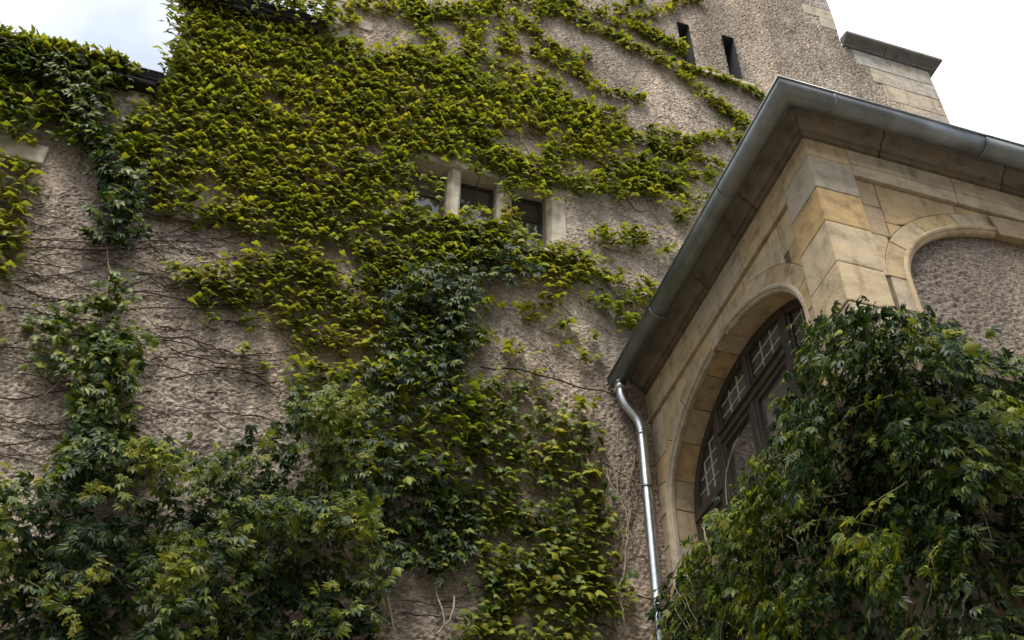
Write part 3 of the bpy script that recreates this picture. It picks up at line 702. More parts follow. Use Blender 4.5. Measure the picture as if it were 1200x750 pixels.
part(MB().box((WXF+0.25, 5.75, 4.6), (WXF+0.3, 8.9, 9.7)), 'room_shade', MAT['dark_room'], wing)
#VEG
# ------------------------------------------------------------------ climbing plants
# leaf templates: u = across, v = along the midrib, w = up from the blade
def ivy_template(bend=0.42, cup=0.55):
    half = [(.13, -.10), (.42, .02), (.58, .40), (.33, .46), (.20, .70)]
    midr = [(0, 0), (0, .32), (0, .62), (0, 1.0)]
    P = midr+half+[(-a, b) for a, b in half]
    V = [(u, v, -bend*max(v, 0)**1.6-cup*abs(u)**1.7+(0.03 if u == 0 else 0)) for u, v in P]
    T = []
    for o, fl in ((4, False), (9, True)):
        A, B, C, D, E_ = o, o+1, o+2, o+3, o+4
        tr = [(0, A, 1), (A, B, 1), (B, D, 1), (B, C, D), (D, 2, 1), (D, E_, 2), (E_, 3, 2)]
        T += [(a, c, b) if fl else (a, b, c) for a, b, c in tr]
    b = len(V); V += [(-.018, 0.0, 0.0), (.018, 0.0, 0.0), (.014, -.55, -.12), (-.014, -.55, -.12)]
    T += [(b, b+1, b+2), (b, b+2, b+3)]
    return np.array(V, float), np.array(T, int)
def creeper_template(spread=1.0, droop=0.4, slim=1.0):
    V = []; T = []
    for ang, ln in ((-1.25, .62), (-.62, .86), (0, 1.0), (.62, .86), (1.25, .62)):
        ca, sa = math.cos(ang*spread), math.sin(ang*spread)
        def p(u, v, w): return (u*ca+v*sa, v*ca-u*sa, w-droop*(u*u+v*v))
        b = len(V); wd = (0.17*ln+0.02)*slim
        V += [p(0, .05, 0), p(wd*.8, ln*.36, .05), p(wd, ln*.62, .05), p(0, ln, -.04), p(-wd, ln*.62, .05), p(-wd*.8, ln*.36, .05), p(0, ln*.5, -.02)]
        T += [(b, b+1, b+6), (b+1, b+2, b+6), (b+2, b+3, b+6), (b+3, b+4, b+6), (b+4, b+5, b+6), (b+5, b, b+6)]
    b = len(V); V += [(-.016, .05, 0.0), (.016, .05, 0.0), (.012, -.5, -.10), (-.012, -.5, -.10)]
    T += [(b, b+1, b+2), (b, b+2, b+3)]
    return np.array(V, float), np.array(T, int)
TPL = {'ivy': ivy_template(), 'ivy_flat': ivy_template(0.22, 0.3), 'ivy_curl': ivy_template(0.6, 0.85), 'ivy_cap': ivy_template(0.72, 0.75), 'ivy_cap_wide': ivy_template(0.85, 0.5), 'creeper': creeper_template(), 'creeper_narrow': creeper_template(0.75, 0.6), 'creeper_hang': creeper_template(0.85, 0.5, 0.78), 'creeper_long': creeper_template(0.62, 0.35, 0.72)}

def frames(n, up, sd, droop, yaw, roll):
    """columns lateral, tip, blade normal for each leaf; n outward wall normals"""
    N = len(droop); n = np.broadcast_to(n, (N, 3)); up = np.broadcast_to(up, (N, 3)); sd = np.broadcast_to(sd, (N, 3))
    cd, sd_ = np.cos(droop)[:, None], np.sin(droop)[:, None]; ca, sa = np.cos(yaw)[:, None], np.sin(yaw)[:, None]
    down = -ca*up+sa*sd
    t = cd*n+sd_*down; w = sd_*n-cd*down
    l = np.cross(t, w)
    cr, sr = np.cos(roll)[:, None], np.sin(roll)[:, None]
    l2 = cr*l+sr*w; w2 = -sr*l+cr*w
    return np.stack([l2, t, w2], -1)            # (N,3,3)

class Plant:
    def __init__(s, name, label, mat, loc, cat='climbing plant', group=None):
        s.t = thing(name, label, cat, loc, group); s.mat = mat; s.L = []; s.n_stem = 0
    def add(s, pos, R, size, kind, mat=None): s.L.append((pos, R, size, kind, mat or s.mat))
    def stem(s, pts, r0, r1, mat='bark_dark', sides=5):
        o = tube('stem', np.asarray(pts)-np.array(s.t.location), r0, r1, MAT[mat], s.t, sides); s.n_stem += 1; return o
    def finish(s, singles=300, minpx=9.0):
        # the leaves that show largest become parts of their own, the rest one mass
        loc = np.array(s.t.location); cand = []
        for gi, (pos, R, size, kind, mat) in enumerate(s.L):
            px, py = project(pos); dist = np.linalg.norm(pos-CAM, axis=1)
            apx = size/dist*F_PX*1.0
            vis = (px > 2) & (px < 1198) & (py > 2) & (py < 748) & (apx > minpx)
            score = apx*vis
            for i in np.nonzero(vis)[0]: cand.append((score[i], gi, i))
        cand.sort(reverse=True); cand = cand[:singles]
        taken = {}
        for sc, gi, i in cand: taken.setdefault(gi, set()).add(int(i))
        bymat = {}
        for gi, (pos, R, size, kind, mat) in enumerate(s.L):
            V0, T0 = TPL[kind]; keep = np.ones(len(pos), bool)
            for i in taken.get(gi, ()): 
                keep[i] = False
                me = shared_leaf(kind, mat)
                o = bpy.data.objects.new('leaf', me); COL.objects.link(o); o.parent = s.t
                m = Matrix([[R[i][r][c]*size[i] for c in range(3)]+[pos[i][r]-loc[r]] for r in range(3)]+[[0, 0, 0, 1]])
                o.matrix_basis = m
            p, r, sz = pos[keep], R[keep], size[keep]
            if len(p) == 0: continue
            # small differences of shape between leaves
            k = len(p); sx = 1+RNG.uniform(-.15, .15, (k, 1)); sw = 1+RNG.uniform(-.45, .45, (k, 1))
            U = V0[None, :, 0]*sx; Vv = np.broadcast_to(V0[None, :, 1], (k, len(V0))); W = V0[None, :, 2]*sw
            loc3 = np.stack([U, Vv, W], -1)*sz[:, None, None]
            G = np.einsum('nij,nvj->nvi', r, loc3)+p[:, None, :]-loc
            T = (T0[None]+(np.arange(k)*len(V0))[:, None, None]).reshape(-1, 3)
            bymat.setdefault(mat, []).append((G.reshape(-1, 3), T))
        for mat, lst in bymat.items():
            off = 0; VV = []; TT = []
            for v, t in lst: VV.append(v); TT.append(t+off); off += len(v)
            o = link('foliage', raw_mesh('foliage', np.concatenate(VV), np.concatenate(TT), True), MAT[mat], s.t); o['kind'] = 'stuff'
_leafs = {}
def shared_leaf(kind, mat):
    k = (kind, mat)
    if k not in _leafs:
        V0, T0 = TPL[kind]; me = raw_mesh('leaf', V0, T0, True); me.materials.append(MAT[mat]); _leafs[k] = me
    return _leafs[k]

N1, N2, N3 = Noise2(5), Noise2(6), Noise2(8)
WALL = dict(n=np.array([0, -1., 0]), up=np.array([0, 0, 1.]), sd=np.array([1., 0, 0]), o=np.array([0, Y0, 0]))
SIDE = dict(n=np.array([-1., 0, 0]), up=np.array([0, 0, 1.]), sd=np.array([0, -1., 0]), o=np.array([X1, 0, 0]))
FRONT = dict(n=np.array([0, -1., 0]), up=np.array([0, 0, 1.]), sd=np.array([1., 0, 0]), o=np.array([0, Y1, 0]))
def scatter(S, poly, dens, off, size, thr=None, thin=None, nscale=(1.6, 2.6), soft=7, bulge=0.0, bscale=1.2, excl=(), box=None):
    """sample the wall inside a region of the photograph; returns leaf feet, bulge factor"""
    if box is None:
        f = wallpt if S is WALL else (sidept if S is SIDE else frontpt)
        P = np.array([f(x, y) for x, y in poly]); h = P @ S['sd']; v = P[:, 2]
        box = (h.min()-.4, h.max()+.4, v.min()-.5, v.max()+.3)
    a = (box[1]-box[0])*(box[3]-box[2]); n = int(a*dens)
    h = RNG.uniform(box[0], box[1], n); z = RNG.uniform(box[2], box[3], n)
    b = N3(h*bscale+3.3, z*bscale+9.1)
    b = np.clip((b-0.25)/0.5, 0, 1)
    o = RNG.uniform(off[0], off[1], n)+bulge*b*RNG.uniform(0.45, 1.0, n)
    P = S['o']+h[:, None]*S['sd']+z[:, None]*S['up']+o[:, None]*S['n']
    px, py = project(P)
    jx, jy = px+RNG.normal(0, soft, n), py+RNG.normal(0, soft*.7, n)
    ok = inpoly(jx, jy, poly)
    if thr is not None:
        q = 0.6*N1(h*nscale[0], z*nscale[1])+0.4*N2(h*nscale[0]*2.7+5, z*nscale[1]*2.7)
        lim = thr+RNG.normal(0, .04, n)
        if thin is not None: lim = lim+np.clip((px-thin[0])/(thin[1]-thin[0]), 0, 1)*thin[2]
        ok &= q > lim
    for e in excl: ok &= ~inpoly(px, py, e)
    return P[ok], b[ok], RNG.uniform(size[0], size[1], ok.sum())
def strand(S, pts, width, dens, off, size, n=None):
    """leaves along a shoot that the photograph shows running through pts"""
    f = wallpt if S is WALL else (sidept if S is SIDE else frontpt)
    P = smooth_path([f(x, y) for x, y in pts], 60); L = np.linalg.norm(np.diff(P, axis=0), axis=1).sum()
    n = int(L*dens); i = RNG.uniform(0, 58.99, n); k = i.astype(int); fr = (i-k)[:, None]
    Q = P[k]*(1-fr)+P[k+1]*fr
    w = RNG.normal(0, width, n)*(0.5+N1(i*0.35, i*0+len(pts)))
    tg = P[k+1]-P[k]; tg /= np.linalg.norm(tg, axis=1)[:, None]; nr = np.cross(tg, S['n'])
    Q = Q+nr*w[:, None]+RNG.uniform(off[0], off[1], n)[:, None]*S['n']
    return Q, P, RNG.uniform(size[0], size[1], n)
def wall_leaves(plant, S, pos, size, kinds=('ivy', 'ivy_curl', 'ivy_flat'), droop=(0.15, 1.0), yaw=0.6, roll=0.3, mat=None):
    n = len(pos); ch = RNG.integers(0, len(kinds), n)
    for k, kind in enumerate(kinds):
        m = ch == k; c = m.sum()
        if not c: continue
        R = frames(S['n'], S['up'], S['sd'], RNG.uniform(droop[0], droop[1], c), RNG.normal(0, yaw, c), RNG.normal(0, roll, c))
        plant.add(pos[m], R, size[m], kind, mat)
def wall_stem(plant, S, pts, r0=0.006, r1=0.003, mat='bark_dark', out=0.025, jit=0.01, n=None):
    f = wallpt if S is WALL else (sidept if S is SIDE else frontpt)
    P = np.array([f(x, y) for x, y in pts])
    L = np.linalg.norm(np.diff(P, axis=0), axis=1).sum(); k = n or max(8, int(L/0.07))
    Q = smooth_path(P, k, jit)+S['n']*out
    plant.stem(Q, r0, r1, mat)

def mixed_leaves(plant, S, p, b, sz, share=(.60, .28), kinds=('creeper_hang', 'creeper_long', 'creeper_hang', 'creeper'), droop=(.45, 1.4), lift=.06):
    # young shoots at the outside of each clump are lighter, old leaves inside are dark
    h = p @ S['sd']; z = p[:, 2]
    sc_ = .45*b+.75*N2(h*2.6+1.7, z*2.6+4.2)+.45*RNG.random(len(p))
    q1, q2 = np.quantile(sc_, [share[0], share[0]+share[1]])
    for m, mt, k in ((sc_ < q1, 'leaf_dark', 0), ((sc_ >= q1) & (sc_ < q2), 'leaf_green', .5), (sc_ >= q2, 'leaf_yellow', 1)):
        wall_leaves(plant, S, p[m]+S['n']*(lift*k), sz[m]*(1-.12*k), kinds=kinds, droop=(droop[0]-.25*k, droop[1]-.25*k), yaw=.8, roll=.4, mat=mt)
def thin_valleys(p, b, sz, keep=.45):
    m = (b > .22) | (RNG.random(len(b)) < keep); return p[m], b[m], sz[m]
def shoots(plant, S, poly, count, off, box=None, length=(.22, .5), mats=('leaf_green', 'leaf_yellow', 'leaf_dark')):
    p, b, sz = scatter(S, poly, 60, off, (1, 1), soft=2, box=box)
    for i in RNG.permutation(len(p))[:count]:
        L = RNG.uniform(*length); d = S['n']*RNG.uniform(.35, .9)+S['sd']*RNG.normal(0, .6)+S['up']*RNG.uniform(-.7, .45); d = d/np.linalg.norm(d)
        pts = smooth_path([p[i]-d*.12, p[i]+d*L*.5, p[i]+d*L-S['up']*L*.28], 9, .004)
        plant.stem(pts, .0045, .0018, 'bark_green')
        k = int(L/.045); t = np.linspace(2, 8, k); ii = t.astype(int).clip(0, 7); q = pts[ii]+(pts[ii+1]-pts[ii])*(t-ii)[:, None]
        q = q+RNG.normal(0, .018, q.shape)
        wall_leaves(plant, S, q, np.linspace(.105, .05, k)*RNG.uniform(.8, 1.1, k), kinds=('creeper_hang', 'creeper'), droop=(.3, 1.3), yaw=1.0, roll=.4, mat=mats[RNG.integers(0, len(mats))])
TRIO_PX = [(486, 182), (536, 200), (537, 240), (520, 252), (490, 252)]
TRIO_PX2 = [(541, 207), (583, 225), (583, 252), (560, 262), (541, 250)]
TRIO_PX3 = [(606, 226), (643, 236), (664, 240), (664, 286), (640, 292), (610, 272)]
JAMB_PX = [(641, 232), (664, 236), (664, 286), (641, 290)]
MULL_PX = [(520, 200), (542, 203), (540, 248), (520, 250)]
WINX = [TRIO_PX, TRIO_PX2, TRIO_PX3]

# 1 --- the big yellow-green creeper on the main wall
main = Plant('wall_creeper', 'dense yellow-green creeper sheeting the wall around the triple window', 'leaf_yellow', (1.0, Y0-0.1, 0))
A1 = [(203, 95), (196, 80), (212, 25), (222, 6), (262, 8), (330, 24), (385, 48), (400, 40), (420, 52), (445, 60), (478, 40), (488, 52), (520, 62), (560, 88), (610, 92), (650, 108), (690, 128), (735, 165), (770, 188),
      (800, 205), (800, 235), (760, 232), (715, 228), (680, 222), (660, 232), (640, 228), (602, 215), (590, 208), (560, 200), (535, 188), (495, 172), (484, 184), (486, 248), (520, 252), (560, 262), (600, 262), (640, 290), (660, 300), (690, 300), (694, 325),
      (650, 335), (600, 318), (560, 330), (545, 350), (560, 400), (545, 425), (500, 420), (450, 430), (400, 440), (345, 420), (345, 380), (352, 330), (330, 300), (320, 268), (260, 262), (195, 246), (160, 225), (140, 185), (142, 150), (165, 130), (180, 105)]
p, b, sz = scatter(WALL, A1, 800, (0.03, 0.18), (0.045, 0.108), thr=0.335, thin=(540, 780, .15), excl=WINX, nscale=(2.4, 6.5)); wall_leaves(main, WALL, p, sz, kinds=('ivy_cap', 'ivy_cap_wide', 'ivy_curl'), droop=(-0.25, 0.4), yaw=.5, roll=.22)
A2 = [(195, 312), (250, 300), (300, 290), (345, 300), (350, 385), (300, 378), (265, 365), (235, 355), (215, 340)]
p, b, sz = scatter(WALL, A2, 420, (0.03, 0.16), (0.065, 0.115), thr=0.42); wall_leaves(main, WALL, p, sz, kinds=('ivy_cap', 'ivy_cap_wide', 'ivy_curl'), droop=(-0.25, 0.4), roll=.22)
A3 = [(640, 280), (690, 285), (720, 268), (765, 270), (760, 288), (715, 292), (700, 312), (720, 325), (765, 328), (775, 345), (755, 372), (735, 385), (715, 360), (680, 350), (650, 340)]
p, b, sz = scatter(WALL, A3, 450, (0.03, 0.16), (0.065, 0.115), thr=0.36); wall_leaves(main, WALL, p, sz, kinds=('ivy_cap', 'ivy_cap_wide', 'ivy_curl'), droop=(-0.25, 0.4), roll=.22)
# leaves over the middle mullion and hanging in the openings
for poly, d in (([(580, 205), (608, 215), (606, 262), (590, 262), (592, 235)], 330), ([(490, 195), (520, 205), (518, 228), (495, 226)], 220), ([(545, 240), (600, 250), (640, 290), (600, 300), (540, 270), (495, 262), (485, 245), (520, 250)], 300)):
    p, b, sz = scatter(WALL, poly, d, (0.03, 0.2), (0.07, 0.12), soft=4); wall_leaves(main, WALL, p, sz)
# loose tufts on the bare render below
for (x, y, s_) in [(570, 358, 9), (617, 362, 9), (650, 358, 7), (662, 380, 9), (682, 393, 8), (655, 403, 7), (688, 417, 9), (628, 436, 6), (568, 394, 8), (595, 407, 8), (617, 415, 5), (687, 470, 8), (240, 355, 9), (228, 330, 9), (243, 376, 7), (292, 370, 7), (294, 390, 6), (308, 428, 7), (290, 408, 6), (780, 293, 7), (740, 380, 7), (705, 270, 7), (288, 270, 7), (232, 265, 6), (640, 350, 6), (625, 372, 7)]:
    poly = [(x-s_*1.7, y), (x, y-s_*.8), (x+s_*1.7, y), (x, y+s_*.7)]
    p, b, sz = scatter(WALL, poly, 560, (0.03, 0.14), (0.07, 0.12), soft=4); wall_leaves(main, WALL, p, sz, droop=(-.2, .6))
# eave fringe of the taller block
for pts, wd, de in (([(212, 2), (205, 20), (203, 40), (207, 60)], .06, 70), ([(285, 0), (320, 8), (350, 16), (385, 30)], .07, 130), ([(225, 4), (280, 10), (340, 24), (385, 40)], .13, 260), ([(380, 0), (384, 16), (392, 34)], .05, 60), ([(198, 70), (205, 84), (225, 88)], .10, 90)):
    q, P, sz = strand(WALL, pts, wd, de, (0.05, 0.36), (0.07, 0.12)); wall_leaves(main, WALL, q, sz)
for k in range(46):                           # woody shoots that show in the gaps
    x = RNG.uniform(200, 760); y = RNG.uniform(60, 430); L = RNG.uniform(40, 140)
    if not inpoly(np.array([x]), np.array([y]), A1)[0]: continue
    a = RNG.uniform(0.1, 0.8); pts = [(x+t*L*math.cos(a), y+t*L*math.sin(a)+RNG.normal(0, 3)) for t in np.linspace(0, 1, 5)]
    if any(inpoly(np.array([q[0]]), np.array([q[1]]), e)[0] for q in pts for e in WINX): continue
    wall_stem(main, WALL, pts, 0.007, 0.003)
main.finish(300, 9.0)

# 2 --- thin shoots crossing the upper tower wall
up = Plant('wall_creeper', 'thin yellow-green shoots of creeper trailing across the upper tower wall', 'leaf_yellow', (4.5, Y0-0.05, 0))
STR = [([(590, 0), (640, 13), (700, 40), (750, 63), (800, 93), (833, 120), (853, 137), (877, 150)], .075, 62),
       ([(653, 0), (700, 20), (750, 40), (800, 67)], .07, 60), ([(733, 27), (767, 17), (800, 3), (818, 0)], .05, 50), ([(720, 17), (753, 0)], .05, 42),
       ([(563, 0), (560, 33), (550, 60), (540, 80)], .08, 60), ([(580, 3), (590, 33), (597, 50), (587, 63)], .07, 52), ([(490, 22), (520, 14), (550, 15), (580, 2)], .08, 70), ([(607, 37), (633, 20), (630, 0)], .07, 55),
       ([(600, 20), (633, 47), (667, 77), (703, 107), (753, 120)], .07, 58), ([(800, 83), (850, 97), (893, 117)], .045, 52), ([(760, 175), (800, 170), (840, 163), (870, 167)], .06, 60), ([(770, 185), (800, 183), (843, 200)], .08, 66),
       ([(760, 200), (800, 207), (837, 210)], .08, 66), ([(780, 222), (800, 227), (822, 240)], .08, 60), ([(757, 153), (783, 160), (812, 175)], .05, 50), ([(673, 127), (710, 147), (735, 160)], .07, 60), ([(700, 205), (740, 210), (780, 217)], .08, 62), ([(727, 160), (765, 172), (800, 190)], .07, 60),
       ([(480, 0), (486, 20), (500, 40), (515, 62)], .10, 85), ([(410, 10), (440, 12), (462, 14), (490, 20)], .08, 60), ([(405, 3), (412, 20), (405, 38)], .06, 40), ([(450, 0), (470, 6), (495, 10)], .08, 60), ([(545, 65), (580, 78), (620, 92), (660, 104)], .09, 72), ([(620, 60), (650, 80), (690, 95)], .06, 45),
       ([(740, 35), (770, 45), (800, 62)], .09, 72), ([(640, 112), (690, 128), (730, 140)], .09, 66), ([(810, 245), (790, 258), (800, 262)], .07, 50), ([(640, 5), (680, 28), (730, 48)], .06, 48), ([(500, 25), (530, 22), (540, 38)], .07, 55), ([(765, 65), (800, 82), (812, 90)], .05, 45), ([(590, 60), (640, 66), (676, 66), (690, 72)], .05, 32)]
for pts, wd, de in STR:
    q, P, sz = strand(WALL, pts, wd, de*2.0, (0.02, 0.12), (0.055, 0.10)); wall_leaves(up, WALL, q, sz, kinds=('ivy_cap', 'ivy_cap_wide', 'ivy_curl'), droop=(-.25, .5), roll=.25)
    up.stem(P[::3]+WALL['n']*0.025+RNG.normal(0, .012, P[::3].shape), 0.008, 0.004, 'bark_dark')
up.finish(120, 7.0)

# 3 --- creeper at the left edge, and the one along the low eave
left = Plant('wall_creeper', 'patch of yellow-green creeper on the bare wall at the left edge', 'leaf_yellow', (-2.6, Y0-0.05, 0))
for poly, d in (([(-40, 175), (15, 180), (50, 200), (42, 232), (28, 262), (38, 288), (22, 312), (22, 345), (0, 365), (-40, 370)], 300), ([(10, 158), (40, 160), (36, 168), (12, 166)], 240), ([(-10, 392), (8, 395), (4, 404), (-10, 402)], 250)):
    p, b, sz = scatter(WALL, poly, d, (0.03, 0.2), (0.08, 0.13), thr=0.36 if d == 300 else None, soft=4); wall_leaves(left, WALL, p, sz, droop=(0, 0.8))
for k in range(6):
    wall_stem(left, WALL, [(-10, 190+30*k), (20, 200+29*k), (60, 200+30*k+RNG.uniform(-6, 20))], 0.007, 0.003)
left.finish(60, 10.0)
eavep = Plant('wall_creeper', 'creeper hanging below and over the low eave at top left', 'leaf_green', (-2.8, Y0-0.15, 0))
p, b, sz = scatter(WALL, [(-60, 30), (5, 48), (60, 62), (130, 80), (158, 92), (152, 108), (138, 120), (130, 138), (165, 152), (182, 172), (150, 190), (110, 172), (70, 165), (40, 148), (0, 162), (-60, 165)], 300, (0.03, 0.22), (0.075, 0.125), thr=0.30, soft=5)
wall_leaves(eavep, WALL, p, sz, mat='leaf_green', droop=(0, .9))
p, b, sz = scatter(WALL, [(-60, 85), (0, 95), (60, 105), (130, 125), (165, 150), (150, 180), (90, 160), (0, 150), (-60, 150)], 150, (0.1, 0.26), (0.08, 0.125), thr=0.38, soft=5)
wall_leaves(eavep, WALL, p, sz, mat='leaf_yellow', droop=(0, .7))
p, b, sz = scatter(WALL, [(-60, 28), (0, 42), (60, 58), (150, 80), (150, 98), (60, 88), (0, 78), (-60, 70)], 420, (0.14, 0.37), (0.06, 0.11), soft=3)
wall_leaves(eavep, WALL, p, sz, mat='leaf_green', droop=(.1, 1.1), yaw=.8)
for k in range(2):                            # shoots lying over the slates and hanging off the edge
    x = RNG.uniform(-4.2, -1.95, 260 if k == 0 else 170)
    if k == 0: P = np.stack([x, Y0-0.29+RNG.uniform(-.05, .12, len(x)), 13.35+RNG.uniform(-.02, .10, len(x))*(1+0.6*np.sin(x*7))], -1)
    else: P = np.stack([x, Y0-0.30+RNG.uniform(-.03, .03, len(x)), 13.34-RNG.uniform(0, .16, len(x))], -1)
    wall_leaves(eavep, WALL, P, RNG.uniform(.07, .125, len(x)), mat='leaf_yellow', droop=(-.3, .9), yaw=1.0)
eavep.stem(smooth_path([(-4.5, Y0-.27, 13.37), (-3.4, Y0-.28, 13.36), (-2.6, Y0-.27, 13.37), (-1.95, Y0-.29, 13.34)], 30, .01), .008, .004)
wall_stem(eavep, WALL, [(113, 86), (108, 100), (100, 116)], 0.012, 0.008, 'bark_pale', out=0.22)
x = RNG.uniform(0, 1, 30); P = np.stack([-3.95+x*.25, Y0-.32+RNG.normal(0, .03, 30), 13.50+RNG.uniform(0, .25, 30)], -1)
wall_leaves(eavep, WALL, P, RNG.uniform(.05, .09, 30), mat='leaf_dark', yaw=1.2)
eavep.stem(smooth_path([(-3.6, Y0-.29, 13.37), (-3.75, Y0-.31, 13.50), (-3.85, Y0-.32, 13.70)], 10, .01), .006, .003)
eavep.finish(80, 9.5)

# 4 --- dark hanging vine, then the climbing column below it
hang = Plant('hanging_vine', 'dark blue-green vine hanging down the wall below the low eave', 'leaf_dark', (-2.1, Y0-0.15, 0))
for pts, wd, de in (([(40, 78), (70, 92), (95, 105)], .14, 110), ([(85, 118), (98, 150), (112, 185), (132, 222), (146, 245), (140, 270), (132, 296)], .10, 150), ([(125, 215), (150, 235), (158, 250)], .08, 80), ([(60, 90), (85, 120), (100, 140)], .12, 90)):
    q, P, sz = strand(WALL, pts, wd, de, (0.08, 0.34), (0.08, 0.135)); wall_leaves(hang, WALL, q, sz, kinds=('creeper_hang', 'creeper', 'ivy'), droop=(.3, 1.3), yaw=.8, roll=.5)
    wall_leaves(hang, WALL, q[::3]+np.array([0, -.04, 0]), sz[::3], kinds=('creeper_hang', 'creeper'), droop=(.3, 1.2), yaw=.8, mat='leaf_green')
wall_stem(hang, WALL, [(75, 100), (100, 150), (120, 210), (128, 250), (127, 300), (124, 345), (122, 392)], 0.009, 0.011, 'bark_pale', out=0.07)
hang.finish(60, 9.0)
colm = Plant('climbing_vine', 'mid-green bushy vine climbing a pale stem on the left bare wall', 'leaf_green', (-1.9, Y0-0.2, 0))
for pts, wd, de in (([(125, 338), (138, 352), (130, 372)], .09, 120), ([(45, 386), (70, 374), (100, 368), (125, 372)], .05, 70), ([(45, 385), (55, 405), (50, 425), (62, 440)], .07, 80), ([(75, 410), (110, 400), (140, 405), (155, 425)], .13, 190)):
    q, P, sz = strand(WALL, pts, wd, de, (0.04, 0.25), (0.07, 0.12)); wall_leaves(colm, WALL, q, sz, kinds=('creeper', 'ivy', 'ivy_curl'), droop=(.1, 1.1), yaw=.8)
p, b, sz = scatter(WALL, [(95, 395), (150, 398), (166, 425), (158, 462), (152, 490), (165, 520), (150, 560), (60, 570), (80, 520), (88, 480), (72, 440)], 420, (0.04, 0.15), (0.08, 0.13), bulge=.35, bscale=2.0, soft=5)
wall_leaves(colm, WALL, p, sz, kinds=('creeper', 'creeper_narrow', 'ivy'), droop=(.2, 1.2), yaw=.8, roll=.5)
wall_leaves(colm, WALL, p[::3]+np.array([0, -.03, 0]), sz[::3], kinds=('creeper', 'creeper_narrow'), droop=(.3, 1.3), yaw=.8, roll=.5, mat='leaf_dark')
for pts in ([(95, 430), (70, 450), (40, 475), (18, 490)], [(82, 455), (84, 475), (86, 500)]): wall_stem(colm, WALL, pts, .007, .004, 'bark_pale', out=.06)
colm.finish(100, 10.0)

# 5 --- the dark mass at the bottom left
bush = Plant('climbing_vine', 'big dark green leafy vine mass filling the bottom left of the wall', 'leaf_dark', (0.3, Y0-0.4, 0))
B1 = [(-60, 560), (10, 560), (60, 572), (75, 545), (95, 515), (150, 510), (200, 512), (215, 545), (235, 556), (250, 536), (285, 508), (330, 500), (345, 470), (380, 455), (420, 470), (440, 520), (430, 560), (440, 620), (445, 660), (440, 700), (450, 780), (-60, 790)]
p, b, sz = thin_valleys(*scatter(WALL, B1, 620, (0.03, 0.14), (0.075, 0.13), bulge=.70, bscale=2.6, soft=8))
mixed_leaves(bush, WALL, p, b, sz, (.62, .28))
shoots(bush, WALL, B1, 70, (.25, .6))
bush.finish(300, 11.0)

# 6 --- darker vine rising through the centre
cen = Plant('climbing_vine', 'glossy dark green vine rising up the wall below the triple window', 'leaf_dark', (1.9, Y0-0.3, 0))
for poly, d, bl in (([(455, 345), (485, 315), (530, 300), (556, 325), (560, 372), (548, 410), (520, 425), (470, 425), (455, 390)], 330, .28), ([(400, 450), (440, 425), (500, 420), (545, 425), (540, 470), (480, 480), (420, 490)], 200, .25),
                    ([(440, 560), (500, 555), (545, 560), (560, 590), (556, 640), (540, 668), (480, 672), (440, 660), (425, 620)], 430, .45), ([(425, 500), (470, 520), (520, 530), (556, 560), (520, 580), (440, 570)], 230, .3), ([(540, 262), (585, 285), (640, 300), (630, 325), (560, 322), (530, 300)], 200, .22)):
    p, b, sz = scatter(WALL, poly, d, (0.05, 0.2), (0.075, 0.125), bulge=bl, bscale=2.2, soft=8)
    r = RNG.random(len(p)) < .75
    wall_leaves(cen, WALL, p[r], sz[r], kinds=('creeper_hang', 'creeper_long', 'creeper'), droop=(.4, 1.4), yaw=.8, roll=.4)
    wall_leaves(cen, WALL, p[~r], sz[~r], kinds=('creeper', 'ivy_curl'), droop=(.1, 1.0), yaw=.8, mat='leaf_green')
for pts in ([(455, 670), (452, 700), (458, 750)], [(505, 690), (512, 720), (516, 752)], [(530, 705), (522, 730), (508, 752)], [(487, 330), (482, 345), (470, 355)], [(460, 320), (455, 345), (448, 362)]): wall_stem(cen, WALL, pts, .010, .007, 'bark_pale', out=.12, jit=.015)
cen.finish(160, 9.0)

# 7 --- mixed creeper under the centre and the sparse one by the downpipe
rt = Plant('wall_creeper', 'olive creeper with tiered sprays on the wall left of the downpipe', 'leaf_green', (3.3, Y0-0.1, 0))
p, b, sz = scatter(WALL, [(345, 420), (400, 430), (500, 415), (560, 440), (575, 480), (560, 540), (545, 560), (440, 560), (380, 520), (345, 480)], 420, (0.03, 0.30), (0.065, 0.115), thr=0.33); r = RNG.random(len(p)) < .45; wall_leaves(rt, WALL, p[r], sz[r], droop=(-.2, .7)); wall_leaves(rt, WALL, p[~r], sz[~r], droop=(-.3, .6), mat='leaf_yellow')
R1 = [(545, 450), (600, 445), (640, 455), (680, 490), (700, 515), (690, 560), (715, 600), (712, 650), (735, 690), (700, 720), (690, 760), (520, 770), (540, 730), (575, 700), (560, 670), (545, 640), (560, 600), (550, 540)]
p, b, sz = scatter(WALL, R1, 640, (0.03, 0.18), (0.05, 0.105), thr=0.27, thin=(640, 745, .09), nscale=(1.3, 5.5), soft=12); r = RNG.random(len(p)) < .6
wall_leaves(rt, WALL, p[r], sz[r], kinds=('ivy', 'ivy_flat', 'ivy_curl'), droop=(.15, 1.0)); wall_leaves(rt, WALL, p[~r], sz[~r], kinds=('ivy', 'ivy_flat', 'ivy_curl'), droop=(.1, .9), mat='leaf_yellow')
for (x, y, s_) in [(640, 690, 14), (665, 655, 14), (600, 690, 12), (590, 650, 12), (700, 690, 10), (725, 692, 6), (640, 740, 14), (560, 735, 14), (690, 555, 10), (670, 500, 9), (655, 525, 10)]:
    p, b, sz = scatter(WALL, [(x-s_*2, y), (x, y-s_*.6), (x+s_*2, y), (x, y+s_*.6)], 330, (0.05, 0.22), (0.08, 0.13), soft=4); wall_leaves(rt, WALL, p, sz, droop=(0, .8), mat='leaf_yellow')
